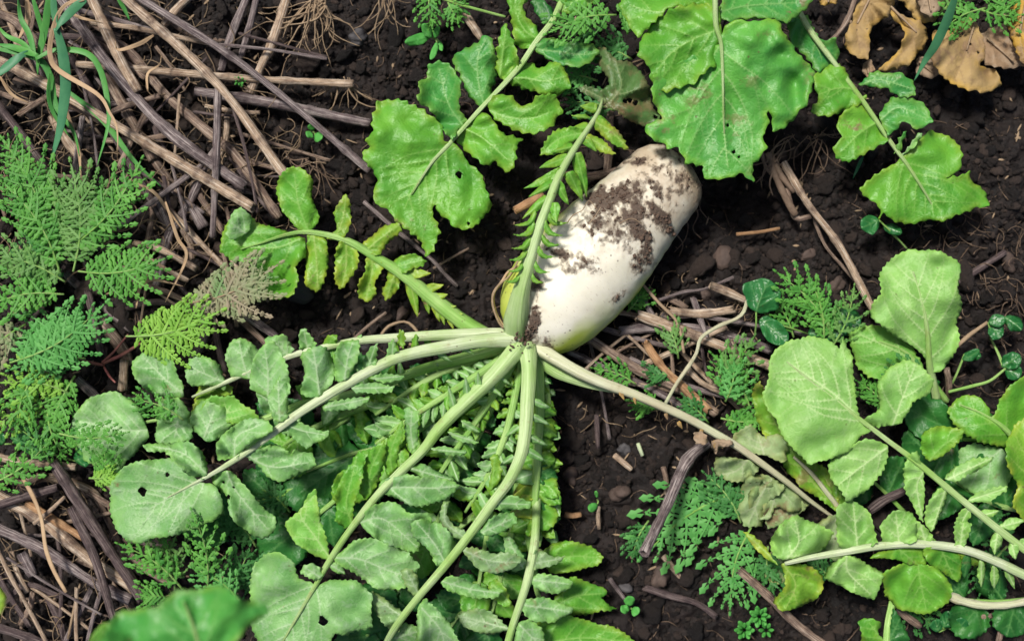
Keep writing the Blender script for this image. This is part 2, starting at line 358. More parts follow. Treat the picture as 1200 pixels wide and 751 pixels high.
    DV = np.sqrt((x[:, None]-V[None, :, 0])**2+(y[:, None]-V[None, :, 1])**2); jj = (DV/VW[None, :]**.5).argmin(1); dv = DV[np.arange(len(jj)), jj]; wv = VW[jj]
    de = dist_to(o, x, y)
    z = z+cup*Wd*S*q**2+ruf*np.clip(1.2*q-.15, 0, 1.3)*(2.2*vnoise(x/17+seed, y/17+seed)+.8*np.sin(np.arctan2(y-m[0, 1], x-m[0, 0])*7+seed))
    z = z+(.0030+.00006*min(W0, 130))*(vnoise(x/(W0*.42)+seed*5, y/(W0*.42))*2.0)*np.clip(dm/12+.15, 0, 1)
    z = z+puck*fbm(x/16+seed*3, y/16, 3)*np.clip(dv/4, .15, 1)+ridge*np.exp(-(dv/(vw*1.5*wv**.5))**2)*wv**.5+fold*S*np.minimum(dm, 30)
    vein = np.clip(1.15-dv/(.45+.75*wv), 0, 1)*np.clip(wv*1.1+.12, .25, 1)
    me = make_mesh(name, PA(x, y, z), fs)
    # faces must look up
    if len(me.polygons) and me.polygons[0].normal.z < 0: me.flip_normals()
    set_attr(me, 'vein', vein); set_attr(me, 'edge', np.clip(de/9, 0, 1)); TRI[0] += len(fs)*2
    ob = link(name, me, list(mats), parent)
    md = ob.modifiers.new('thickness', 'SOLIDIFY'); md.thickness = thick; md.offset = -1; md.material_offset = 1 if len(mats) > 1 else 0
    if label: ob['label'] = label
    return ob
def lobe_shape(b, t, wd, bend=0, kind='leaf'):
    """outline + midrib of a leaflet from base b to tip t (photo px)"""
    b = np.array(b, float); t = np.array(t, float); d = t-b; L = np.hypot(*d); d /= L; n = np.array([-d[1], d[0]])
    if kind == 'tooth': prof = [(0, .75), (.25, 1), (.5, .8), (.78, .42), (.94, .14)]
    elif kind == 'round': prof = [(0, .22), (.12, .6), (.35, .98), (.6, 1.05), (.82, .8), (.95, .42)]
    else: prof = [(0, .38), (.12, .62), (.32, .95), (.52, 1), (.72, .74), (.9, .34)]
    up, dn = [], []
    for s, k in prof:
        off = bend*L*math.sin(math.pi*s)*.5; j1 = 1+random.uniform(-.1, .1); j2 = 1+random.uniform(-.1, .1)
        up.append(b+d*L*s+n*(off+wd/2*k*j1)); dn.append(b+d*L*s+n*(off-wd/2*k*j2))
    out = up+[t]+dn[::-1]
    mid = [b+d*L*s+n*(bend*L*math.sin(math.pi*s)*.5) for s in (0, .25, .5, .75, .97)]
    return [tuple(q) for q in out], [tuple(q) for q in mid]

# ---------------------------------------------------------------- tubes
def tube_mesh(name, pts, sides=10, step=6, flat=1.0, ribs=0, wob=.06, hollow=False, ragged=0, nodes=0, cap=True, drop=.0):
    """pts rows: x, y (photo px), z (m), radius (px)"""
    p = cat_rom(pts, step); n = len(p)
    w = PA(p[:, 0], p[:, 1], p[:, 2]); r = p[:, 3]*S*(1-p[:, 2]/H)
    ln = np.concatenate([[0], np.cumsum(np.linalg.norm(np.diff(w, axis=0), axis=1))])
    nodef = np.zeros(n)
    if nodes:
        q0 = random.uniform(.2, .8)*nodes; c = q0
        while c < ln[-1]/S:
            g = np.exp(-((ln/S-c)/3.2)**2); nodef = np.maximum(nodef, g); c += nodes*random.uniform(.7, 1.3)
    tg = np.gradient(w, axis=0); tg /= np.linalg.norm(tg, axis=1)[:, None]+1e-9
    up = np.array([0, 0, 1.]); sd = np.cross(tg, up); sd /= np.linalg.norm(sd, axis=1)[:, None]+1e-9; u2 = np.cross(sd, tg)
    th = np.linspace(-math.pi/2, 1.5*math.pi, sides+1)[:-1]; seed = random.random()*90
    rr = 1+(.11*np.cos(th*ribs+seed)*(1 if ribs < 5 else .7) if ribs else 0)
    V = []; uv = []; nd = []
    ext = [random.uniform(0, ragged) for _ in th]; ext0 = [random.uniform(0, ragged) for _ in th]
    for i in range(n):
        rad = r[i]*(1+.22*nodef[i])*(1+wob*fbm(np.array([ln[i]/S/14+seed]), np.array([seed]), 2)[0]*2)
        for k, a in enumerate(th):
            q = rad*(rr[k] if ribs else 1)*(1+wob*1.2*float(vnoise(np.array([ln[i]/S/9+seed]), np.array([k*1.7+seed]))[0]))
            c = w[i]+sd[i]*q*math.cos(a)+u2[i]*q*flat*math.sin(a)
            if i == n-1: c = c+tg[i]*ext[k]*S
            if i == 0: c = c-tg[i]*ext0[k]*S
            V.append(c); uv.append((k/sides, ln[i]/.1)); nd.append(nodef[i])
    F = []
    for i in range(n-1):
        for k in range(sides):
            a = i*sides+k; b = i*sides+(k+1) % sides; F.append((a, b, b+sides, a+sides))
    def inner(i, sgn):
        b = len(V)
        for ring, (sc_, dp) in enumerate(((.68, 0), (.6, 2.6))):
            for k, a in enumerate(th):
                e = (ext[k] if i else ext0[k])
                V.append(w[i]+(sd[i]*math.cos(a)+u2[i]*flat*math.sin(a))*r[i]*sc_*1.0+tg[i]*sgn*(e-dp*r[i]/S)*S*(1 if ring == 0 else 1)); uv.append((k/sides, ln[i]/.1)); nd.append(.3 if ring == 0 else 1.0)  # hollow ends: shade put into the colour, darker with depth
        V.append(w[i]-tg[i]*sgn*2.6*r[i]); uv.append((0, 0)); nd.append(1)
        o = i*sides; c = len(V)-1
        for k in range(sides):
            k2 = (k+1) % sides
            F.append((o+k, o+k2, b+k2, b+k)); F.append((b+k, b+k2, b+sides+k2, b+sides+k)); F.append((b+sides+k, b+sides+k2, c))
    if hollow: inner(n-1, 1); inner(0, -1)
    elif cap:
        V.append(w[0]-tg[0]*r[0]*.4); uv.append((0, 0)); nd.append(0); c0 = len(V)-1
        V.append(w[-1]+tg[-1]*r[-1]*.4); uv.append((0, 0)); nd.append(0); c1 = len(V)-1
        for k in range(sides):
            k2 = (k+1) % sides; F.append((k2, k, c0)); o = (n-1)*sides; F.append((o+k, o+k2, c1))
    me = make_mesh(name, V, F); set_uv(me, uv); set_attr(me, 'node', nd); TRI[0] += 2*len(F)
    return me
def stalk(label, pts, z, wd, mat, reg='p', flat=.85, ends='cut', name='dry_stalk', cat='dry stalk', group='dry stalks lying in the litter'):
    p = G(reg, pts) if isinstance(pts, str) else pts
    zz = np.linspace(z[0], z[-1], len(p)) if len(z) != len(p) else z
    wd = wd*.84 if wd > 7 else wd; rows = [(a, b, c, wd/2*(1+.10*math.sin(i*2.3))) for i, ((a, b), c) in enumerate(zip(p, zz))]
    me = tube_mesh(name, rows, 12 if wd > 6 else 7, 5 if wd > 6 else 6, flat, 5 if wd > 6 else 0, .10, hollow=(wd > 8), ragged=(wd*.55 if ends == 'ragged' else wd*.12), nodes=(85 if wd > 7 else 0))
    o = link(name, me, mat); return tag(o, label, cat, group)
# ================================================================ SOIL
def axis(lo, hi, step, far):
    a = list(np.arange(lo, hi+step/2, step)); g = step; b = hi
    while b < far: g *= 1.5; b += g; a.append(b)
    g = step; b = lo
    while b > -far: g *= 1.5; b -= g; a.insert(0, b)
    return np.array(a)
def make_ground():
    xs = axis(-.66, .66, .0025, 12); ys = axis(-.43, .43, .0025, 12)
    X, Y = np.meshgrid(xs, ys); Z = ground_h(X, Y)
    far = np.clip((np.maximum(np.abs(X), np.abs(Y))-1.2)/2, 0, 1); Z = Z*(1-far)
    ny, nx = X.shape; i = np.arange(ny*nx).reshape(ny, nx)
    F = np.stack([i[:-1, :-1], i[:-1, 1:], i[1:, 1:], i[1:, :-1]], -1).reshape(-1, 4)
    me = bpy.data.meshes.new('soil_ground'); me.vertices.add(nx*ny); me.vertices.foreach_set('co', np.stack([X, Y, Z], -1).astype('f').ravel())
    me.loops.add(F.size); me.loops.foreach_set('vertex_index', F.astype('i').ravel())
    me.polygons.add(len(F)); me.polygons.foreach_set('loop_start', np.arange(0, F.size, 4, dtype='i')); me.update(calc_edges=True)
    me.polygons.foreach_set('use_smooth', np.ones(len(F), bool)); me.materials.append(M['soil']); me.update()
    o = bpy.data.objects.new('ground', me); C.objects.link(o); tag(o, 'dark brown crumbly soil of the field', None, None, 'structure')
make_ground()
def ico(sub):
    import bmesh
    bm = bmesh.new(); bmesh.ops.create_icosphere(bm, subdivisions=sub, radius=1); bm.verts.ensure_lookup_table()
    v = np.array([q.co[:] for q in bm.verts]); f = np.array([[q.index for q in p.verts] for p in bm.faces]); bm.free(); return v, f
def lumps(name, cx, cy, cz, rad, sub, rough=.35):
    """many small irregular lumps as one mesh"""
    v, f = ico(sub); n = len(cx); vs = np.empty((n, len(v), 3)); rad = np.asarray(rad)
    for k in range(3):                                   # three random sinusoid lumps per clod
        ph = rng.random((n, 1))*9; ax = rng.normal(size=(n, 3)); g = np.sin((ax @ v.T)*2.6+ph)*rough/2
        vs_ = g if k == 0 else vs_+g
    jit = 1+vs_+rng.uniform(-.22, .22, (n, len(v)))*(1 if sub < 3 else .35)
    st = rng.uniform(.65, 1.25, (n, 1, 3)); st[:, :, 2] *= .8
    vs = v[None]*jit[:, :, None]*st*rad[:, None, None]
    a = rng.random(n)*6.3; ca, sa = np.cos(a)[:, None], np.sin(a)[:, None]
    x = vs[:, :, 0]*ca-vs[:, :, 1]*sa+np.asarray(cx)[:, None]; y = vs[:, :, 0]*sa+vs[:, :, 1]*ca+np.asarray(cy)[:, None]; z = vs[:, :, 2]+np.asarray(cz)[:, None]
    co = np.stack([x, y, z], -1).reshape(-1, 3); F = (f[None]+(np.arange(n)*len(v))[:, None, None]).reshape(-1, 3)
    me = bpy.data.meshes.new(name); me.vertices.add(len(co)); me.vertices.foreach_set('co', co.astype('f').ravel())
    me.loops.add(F.size); me.loops.foreach_set('vertex_index', F.astype('i').ravel()); me.polygons.add(len(F)); me.polygons.foreach_set('loop_start', np.arange(0, F.size, 3, dtype='i')); me.update(calc_edges=True)
    set_attr(me, 'tone', np.repeat(rng.beta(1.6, 2.4, n), len(v))); TRI[0] += len(F); return me
def scatter(name, n, r0, r1, sub, pw=2.5):
    x = rng.uniform(-.66, .66, n); y = rng.uniform(-.43, .43, n)
    k = vnoise(x*22+5, y*22+9)+vnoise(x*60, y*60)*.7 > rng.uniform(-.75, .35, n); x, y = x[k], y[k]
    r = (r0+(r1-r0)*rng.random(len(x))**pw)*.001
    z = ground_h(x, y)+r*rng.uniform(-.1, .6, len(x))
    o = link(name, lumps(name, x, y, z, r, sub), 'crumb'); tag(o, None, None, None, 'stuff'); o['label'] = 'loose dark crumbs of soil lying all over the ground'; o['category'] = 'soil crumbs'
scatter('soil_crumbs', 64000, 1.0, 3.6, 1, 1.3)
scatter('soil_clods', 11000, 2.4, 9, 2, 2.6)
scatter('soil_clods', 420, 8, 15, 3, 2)
# fine roots and chaff scattered over the soil: nobody could count them
def fibres(name, n, area, zlo, zhi, lmin, lmax, rad, mat, label):
    V = []; F = []
    for _ in range(n):
        x, y = random.uniform(area[0], area[2]), random.uniform(area[1], area[3]); a = random.random()*6.28; k = random.uniform(-.35, .35)
        L = random.uniform(lmin, lmax); m = 8; st = L/m; z0 = random.uniform(zlo, zhi); p = []; dz = random.uniform(-.002, .002)
        for i in range(m+1):
            X, Y, _z = P(x, y, 0); z = max(float(ground_h(X, Y))+.0012, z0+dz*i) if zhi > .004 else float(ground_h(X, Y))+.0015+.002*math.sin(i)
            p.append(P(x, y, z)); x += math.cos(a)*st; y += math.sin(a)*st; a += k+random.uniform(-.35, .35); k += random.uniform(-.12, .12)
        p = np.array(p); tg = np.gradient(p, axis=0); sd = np.cross(tg, [0, 0, 1.]); sd /= np.linalg.norm(sd, axis=1)[:, None]+1e-9
        for i in range(m+1):
            r = rad*random.uniform(.6, 1.1)*(1-.5*i/m)*S; b = len(V)
            V += [p[i]+sd[i]*r-[0, 0, r*.5], p[i]+[0, 0, r], p[i]-sd[i]*r-[0, 0, r*.5]]
            if i: F += [(b-3, b-2, b+1, b), (b-2, b-1, b+2, b+1), (b-1, b-3, b, b+2)]
    me = make_mesh(name, V, F); TRI[0] += len(F)*2
    o = link(name, me, mat); o['kind'] = 'stuff'; o['label'] = label; o['category'] = 'roots'
fibres('root_hairs', 650, (-20, -20, 1220, 770), 0, .002, 14, 60, .75, 'rootd', 'fine dark root hairs threaded through the soil surface')
fibres('straw_chaff', 330, (-10, 0, 340, 300), .002, .03, 15, 70, .8, 'root', 'thin tan roots and chaff tangled under the straw at upper left')
fibres('straw_chaff', 110, (-10, 530, 230, 751), .002, .03, 15, 60, .8, 'root', 'thin tan roots and chaff tangled under the stalks at lower left')
fibres('straw_chaff', 120, (660, 330, 900, 500), .002, .02, 12, 45, .8, 'root', 'thin dry fibres among the straw below the white radish')
fibres('straw_chaff', 130, (1060, 250, 1210, 480), .002, .012, 10, 40, .8, 'rootd', 'thin dry fibres on the soil at the right edge')
def flakes(n):
    V, F = [], []
    for _ in range(n):
        x, y = random.uniform(-10, 1210), random.uniform(-10, 761); X, Y, _z = P(x, y, 0); z = float(ground_h(X, Y))+.0035; a = random.random()*6.3; L = random.uniform(2, 8)*S; w_ = random.uniform(.5, 1.5)*S; tl = random.uniform(-.3, .3)
        ca, sa = math.cos(a), math.sin(a); b = len(V)
        for u, v, h in ((-L, 0, 0), (-L*.3, w_, .0006), (L*.5, w_*.8, .0006), (L, 0, 0), (L*.4, -w_, 0), (-L*.4, -w_, 0), (0, 0, .0014)): V.append((X+u*ca-v*sa, Y+u*sa+v*ca, z+h+u*tl))
        F += [(b+k, b+(k+1) % 6, b+6) for k in range(6)]
    o = link('straw_flakes', make_mesh('straw_flakes', V, [q[::-1] for q in F]), 'root'); o['kind'] = 'stuff'; o['label'] = 'tiny tan flakes of straw and husk sprinkled over the dark soil'; o['category'] = 'straw flakes'
flakes(700)
# stones
for i, (x, y, r, m, lb) in enumerate([
    (345, 338, 17, 'stone', 'dark grey stone beside the yellowing leaf left of the radish'), (425, 402, 8, 'stone', 'small grey stone above the white leaf stalks'),
    (948, 298, 8, 'stoneb', 'rounded brown pebble right of the radish, near the long tan stalk'), (983, 333, 8, 'stoneb', 'brown pebble below the long tan stalk'),
    (727, 578, 13, 'stoneb', 'flat reddish brown stone in the bare soil below the radish'), (670, 560, 12, 'stoneb', 'brown clod-like stone beside the serrated green leaf'),
    (1188, 307, 12, 'stoneb', 'brown stone near the right edge below the leaf'), (418, 42, 10, 'stone', 'dark grey stone below the root tangle at the top'),
    (733, 528, 9, 'stone', 'dark slate stone above the reddish stone'), (1192, 470, 10, 'stoneb', 'brown pebble beside the round leaves at the right edge'),
    (773, 678, 14, 'stoneb', 'brown rounded clod below the hollow stalk'), (468, 368, 9, 'stoneb', 'brown pebble on the soil left of the radish crown'),
    (300, 318, 8, 'stone', 'grey stone half hidden by the yellowing leaf tip'), (735, 690, 9, 'stone', 'bluish grey stone right of the tiny round seedling'),
    (850, 300, 13, 'stoneb', 'brown clod right of the radish body'), (828, 345, 7, 'stoneb', 'small brown pebble above the pale stalk stub')]):
    X, Y, _ = P(x, y, .01); me = lumps('stone', [X], [Y], [float(ground_h(X, Y))+.3*r*S], [r*S], 3, .30)
    tag(link('stone', me, m), lb, 'stone', 'stones on the soil')

# ================================================================ THE WHITE RADISH
radish = empty('white_radish', P(620, 380, .01), 'big white radish with green shoulder, brown soil smears and a fan of attached leaves', 'radish')
def make_body():
    ax = cat_rom([(606, 397, .052, 0), (655, 346, .056, 0), (710, 287, .055, 0), (768, 224, .050, 0), (801, 191, .046, 0)], 2)
    ss = np.concatenate([[0], np.cumsum(np.hypot(*np.diff(ax[:, :2], axis=0).T))]); Lt = ss[-1]
    ps = [0, 1, 4, 10, 20, 38, 62, 95, 130, 165, 200, 228, 248, 261, 272, 281, 287, 289]
    pr = [1, 15, 26, 37, 47, 57, 63, 66, 65.5, 62, 56, 52, 50.5, 49, 44.5, 36, 22, 2]
    s = np.concatenate([np.linspace(0, 1, 7)**2*22, np.linspace(24, 270, 150), 270+19*(1-(1-np.linspace(.04, 1, 26))**2)])
    s = s/289*Lt; r = np.interp(s*289/Lt, ps, pr); k = np.ones(7)/7
    rs = np.convolve(np.pad(r, 3, 'edge'), k, 'valid'); r = np.where((s > 30) & (s < 255), rs, r)
    m = 180; th = np.linspace(0, 2*math.pi, m, endpoint=False)
    cx = np.interp(s, ss, ax[:, 0]); cy = np.interp(s, ss, ax[:, 1]); cz = np.interp(s, ss, ax[:, 2])
    c = PA(cx, cy, cz); tg = np.gradient(c, axis=0); tg /= np.linalg.norm(tg, axis=1)[:, None]
    sd = np.cross(tg, [0, 0, 1.]); sd /= np.linalg.norm(sd, axis=1)[:, None]; up = np.cross(sd, tg)
    T, R_ = np.meshgrid(th, r); Sx = np.meshgrid(th, s)[1]
    lump = 1+.030*fbm(Sx/60, np.cos(T)*1.4+np.sin(T)*2.1, 3)+.010*fbm(Sx/9, np.sin(T)*5, 2)
    # faint rings and shallow dents where side roots sat
    ring = .006*np.sin(Sx/3.1+2*fbm(Sx/20, T, 2))*np.clip((Sx-120)/80, 0, 1)
    rad = R_*(lump+ring)*(S*(1-cz/H))[:, None]
    co = c[:, None]+sd[:, None]*(rad*np.cos(T))[:, :, None]+up[:, None]*(rad*.96*np.sin(T))[:, :, None]
    n = len(s); co = co.reshape(-1, 3); i = np.arange(n*m).reshape(n, m)
    F = np.stack([i[:-1], np.roll(i[:-1], -1, 1), np.roll(i[1:], -1, 1), i[1:]], -1).reshape(-1, 4)
    F = [tuple(map(int, q)) for q in F]+[tuple(map(int, i[0][::-1])), tuple(map(int, i[-1]))]
    # photo position of every vertex, for the soil smears and the green shoulder of this skin
    f = S*(1-co[:, 2]/H); px = co[:, 0]/f+600; py = 375.5-co[:, 1]/f; upz = np.sin(T).ravel(); side = np.cos(T).ravel(); s_ = Sx.ravel()
    side_r = -side if False else side
    dirt = np.zeros(len(px))
    for bx, by, rx, ry, an, st in [(734, 246, 52, 30, -20, .56), (715, 232, 25, 13, -15, 1), (742, 262, 28, 10, 55, 1), (772, 253, 24, 9, 55, .9), (757, 285, 22, 8, 80, .85), (700, 262, 16, 10, -10, .8),
        (768, 222, 12, 8, 60, .7), (736, 222, 18, 9, 10, .8), (660, 297, 20, 5, 20, .75), (628, 335, 8, 14, 0, .8), (748, 310, 10, 12, 0, .55), (680, 308, 26, 14, 0, .42), (626, 374, 7, 16, 20, .95),
        (724, 350, 12, 8, -45, .5), (796, 215, 14, 20, 40, .5), (745, 190, 20, 6, -10, .5), (617, 395, 12, 12, 0, 1), (720, 275, 30, 16, 30, .45), (640, 400, 10, 5, 40, .6), (782, 200, 22, 10, 20, .45)]:
        a = math.radians(an); dx, dy = px-bx, py-by; u = (dx*math.cos(a)+dy*math.sin(a))/rx; v = (-dx*math.sin(a)+dy*math.cos(a))/ry
        dirt = np.maximum(dirt, st*np.exp(-(u*u+v*v)*.8))
    # lower-right flank and tail end are earthy all round
    dirt = np.maximum(dirt, .36*np.clip((s_-215)/70, 0, 1)); dirt = np.maximum(dirt, .62*np.clip(-upz+.15, 0, 1)*(s_ > 60))
    dirt = dirt+(.55*fbm(px/11, py/11, 5)+.5*fbm(px/3.4, py/3.4, 3))*np.clip(dirt*2.6, .16, 1)
    green = np.clip((115-s_)/60, 0, 1)*np.clip((.93+.12*fbm(px/22, py/22, 3)-upz-.16*np.clip((s_-20)/90, 0, 1))/.25, 0, 1)
    green = np.maximum(green, np.clip((215-s_)/80, 0, 1)*np.clip((.56+.12*fbm(px/22, py/22, 3)-upz)/.35, 0, 1))
    me = bpy.data.meshes.new('root_body'); me.from_pydata([tuple(map(float, q)) for q in co+0], [], F)
    set_attr(me, 'dirt', dirt); set_attr(me, 'green', np.clip(green, 0, 1)); set_attr(me, 'tail', np.clip((s_-150)/120, 0, 1))
    uv = np.stack([T.ravel()/6.283*12, s_/100], -1); set_uv(me, uv); TRI[0] += len(F)*2
    if me.polygons[400].normal.dot(Vector(co[F[400][0]])-Vector(c[3])) < 0: me.flip_normals()
    t = NT('radish_skin'); v, oi = t.geo(); dr = t.attr('dirt'); gr = t.attr('green'); uvn = t.n('ShaderNodeTexCoord').outputs['UV']
    mp = t.n('ShaderNodeMapping'); t.l(uvn, mp.inputs[0]); mp.inputs['Scale'].default_value = (.8, 26, 1)
    col = t.mix(t.ramp(t.noise(v, 28, 4), .3, .7), (.66, .63, .50, 1), (.80, .78, .67, 1))
    col = t.mix(t.math('MULTIPLY', t.attr('tail'), t.ramp(t.noise(v, 26, 5, .65), .24, .52)), col, (.40, .31, .21, 1))
    col = t.mix(t.math('MULTIPLY', t.ramp(t.noise(mp.outputs[0], 1, 4), .55, .72), t.math('MULTIPLY', t.attr('tail'), .35)), col, (.42, .33, .24, 1))
    col = t.mix(t.math('MULTIPLY', t.ramp(t.noise(v, 14, 6, .7), .5, .74), .34), col, (.50, .42, .29, 1))
    scr = t.n('ShaderNodeTexNoise'); scr.inputs['Scale'].default_value = 1; mp3 = t.n('ShaderNodeMapping'); t.l(uvn, mp3.inputs[0]); mp3.inputs['Scale'].default_value = (5, 55, 1); t.l(mp3.outputs[0], scr.inputs['Vector'])
    col = t.mix(t.math('MULTIPLY', t.ramp(scr.outputs[0], .64, .72), .35), col, (.30, .22, .15, 1))
    col = t.mix(t.math('MULTIPLY', gr, t.math('ADD', .75, t.math('MULTIPLY', t.noise(v, 30, 3), .3))), col, (.40, .50, .035, 1))
    fn = t.noise(v, 240, 6, .7)
    ds = t.ramp(t.math('ADD', dr, t.math('MULTIPLY', t.math('SUBTRACT', fn, .5), .9)), .27, .66)
    stain = t.ramp(t.math('ADD', dr, t.math('MULTIPLY', t.math('SUBTRACT', t.noise(v, 70, 4), .5), .6)), .08, .55)
    col = t.mix(t.math('MULTIPLY', stain, .62), col, (.33, .24, .16, 1))
    vs = t.n('ShaderNodeTexVoronoi'); vs.inputs['Scale'].default_value = 150; t.l(v, vs.inputs['Vector'])
    spk = t.math('MULTIPLY', t.ramp(vs.outputs[0], .2, .12), t.ramp(t.noise(v, 22, 3), .50, .58))
    col = t.mix(t.math('MULTIPLY', spk, .75), col, (.10, .065, .05, 1))
    col = t.mix(t.math('MULTIPLY', ds, .93), col, t.mix(t.noise(v, 300, 4), (.022, .014, .011, 1), (.12, .078, .056, 1)))
    hgt = t.math('ADD', t.math('MULTIPLY', ds, t.math('ADD', .6, fn)), t.math('MULTIPLY', t.noise(v, 60, 5), .35))
    ro = t.math('ADD', .38, t.math('MULTIPLY', stain, .4))
    p = t.n('ShaderNodeBsdfPrincipled'); t.l(col, p.inputs['Base Color']); t.l(ro, p.inputs['Roughness']); p.inputs['Specular IOR Level'].default_value = .4
    p.inputs['Subsurface Weight'].default_value = .12; p.inputs['Subsurface Radius'].default_value = (.006, .005, .003); p.inputs['Subsurface Scale'].default_value = 1
    t.l(t.bump(hgt, .0016, .9), p.inputs['Normal']); t.l(p.outputs[0], t.out.inputs[0]); M['skin'] = t.m
    body = link('root_body', me, 'skin', radish)
    # soil crumbs that stick to the skin
    nrm = np.zeros(len(co)*3, 'f'); me.vertices.foreach_get('normal', nrm); nrm = nrm.reshape(-1, 3)
    ok = np.where((dirt > .50) & (upz > -.2))[0]; pick = rng.choice(ok, 520); rr = rng.uniform(.3, 1.0, 520)**3*.0022+.0005
    q = co[pick]+rng.normal(0, .0012, (520, 3))*[1, 1, 0]
    sme = lumps('clinging_soil', q[:, 0], q[:, 1], q[:, 2]+rr*.15, rr, 1)
    so_ = link('clinging_soil', sme, 'soilpatch', radish); so_['kind'] = 'stuff'; so_['label'] = 'brown soil crumbs stuck to the upper half of the root'
    return body
body = make_body()
# crown: leaf bases clasped together with a little soil
crown = []
def root_hair(pts, z, parent, r=.7, mat='root', name='root_hair'):
    rows = [(a, b, c, r*(1-.5*i/len(pts))) for i, ((a, b), c) in enumerate(zip(pts, np.linspace(z[0], z[-1], len(pts))))]
    return link(name, tube_mesh(name, rows, 5, 4, 1, 0, .1), mat, parent)
root_hair([(664, 262), (672, 252), (683, 246), (690, 235), (700, 246)], (.118, .121), radish)
root_hair([(690, 262), (697, 254), (704, 243)], (.122, .124), radish)
root_hair([(726, 262), (740, 256), (752, 262)], (.118, .114), radish)
for pts in ([(803, 192), (812, 210), (818, 232), (810, 250)], [(810, 205), (822, 222), (820, 243), (828, 255)], [(806, 232), (818, 250), (812, 268), (822, 280)], [(796, 250), (806, 262), (803, 280), (790, 296)], [(786, 268), (800, 285), (796, 300)]):
    root_hair(pts, (.04, .014), radish, .8, 'rootd')
# brown withered leaf base curling beside the crown
root_hair([(607, 395), (592, 385), (580, 365), (578, 345), (588, 330), (596, 318), (608, 312)], (.07, .085), radish, 2.6, 'drygrass', 'withered_stalk')
root_hair([(600, 392), (585, 378), (577, 352), (584, 335), (598, 322), (610, 300)], (.075, .09), radish, 1.7, 'root', 'withered_stalk')
# ================================================================ PINNATE LEAVES
def leaf_stalk(rows, mat, parent, name='leaf_stalk', flat=.8, ribs=4):
    return link(name, tube_mesh(name, rows, 14, 5, flat, ribs, .035, drop=0), mat, parent)
def near_z(rows, p):
    r = cat_rom(rows, 3); d = (r[:, 0]-p[0])**2+(r[:, 1]-p[1])**2; return r[d.argmin(), 2]
def leaf(rows, stalkmat, mats, lobes, parent, tip=None, **kw):
    """rows: x, y, z, radius down the stalk; lobes: (region, outline, midrib, dz_base, dz_tip[, mats][, kw]) or ('L', base, tip, width, ...)"""
    st = leaf_stalk(rows, stalkmat, parent) if stalkmat else parent
    for lb in lobes:
        k = dict(kw); mt = mats
        if lb[0] in ('L', 'T', 'R'):
            _, b, t, wd = lb[:4]; rest = lb[4:]
            dz0, dz1 = (rest[0], rest[1]) if len(rest) >= 2 else (0, .004)
            for q in rest[2:]:
                if isinstance(q, dict): k.update(q)
                else: mt = q
            o, m = lobe_shape(b, t, wd, k.pop('bend', 0), {'L': 'leaf', 'T': 'tooth', 'R': 'round'}[lb[0]])
            if lb[0] == 'T': k.setdefault('sp', 2.6); k.setdefault('nsec', 0); k.setdefault('tooth', (14, .4)); k.setdefault('ruf', .001)
            elif wd < 30: k.setdefault('nsec', 3)
            if wd < 34: k.setdefault('tooth', (7, 1.5))
        else:
            reg, os_, ms, dz0, dz1 = lb[:5]; o = G(reg, os_); m = G(reg, ms)
            for q in lb[5:]:
                if isinstance(q, dict): k.update(q)
                else: mt = q
        z0 = near_z(rows, m[0])+dz0-.0015; z1 = near_z(rows, m[0])+dz1; n = len(m)
        big = k.get('big'); rr_ = cat_rom(rows, 3); zl = [z0+(z1-z0)*i/(n-1) for i in range(n)]
        if big:                                       # the stalk runs on as the midrib: the blade follows it
            ds = [((rr_[:, 0]-a)**2+(rr_[:, 1]-b)**2) for a, b in m]; on = [d.min() < 64 for d in ds]
            if sum(on) >= 2:
                zz_ = [rr_[d.argmin(), 2]-(.75*rr_[d.argmin(), 3]+.25)*S if h else None for d, h in zip(ds, on)]; last = zz_[0] if zz_[0] is not None else z0
                for i in range(n):
                    if zz_[i] is None: zz_[i] = last-.004
                    last = zz_[i]
                zl = zz_; k.setdefault('fold', .05)
        blade('leaf_blade' if k.pop('big', False) else 'leaflet', o, m, zl, mt, st, **k)
    return st
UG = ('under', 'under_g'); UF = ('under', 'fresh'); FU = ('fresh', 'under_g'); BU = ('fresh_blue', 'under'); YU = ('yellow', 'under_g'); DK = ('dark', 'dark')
def newleaf(label, at, cat='leaf', group='separate radish leaves round the uprooted radish', name='radish_leaf'):
    return empty(name, P(at[0], at[1], 0), label, cat, group)

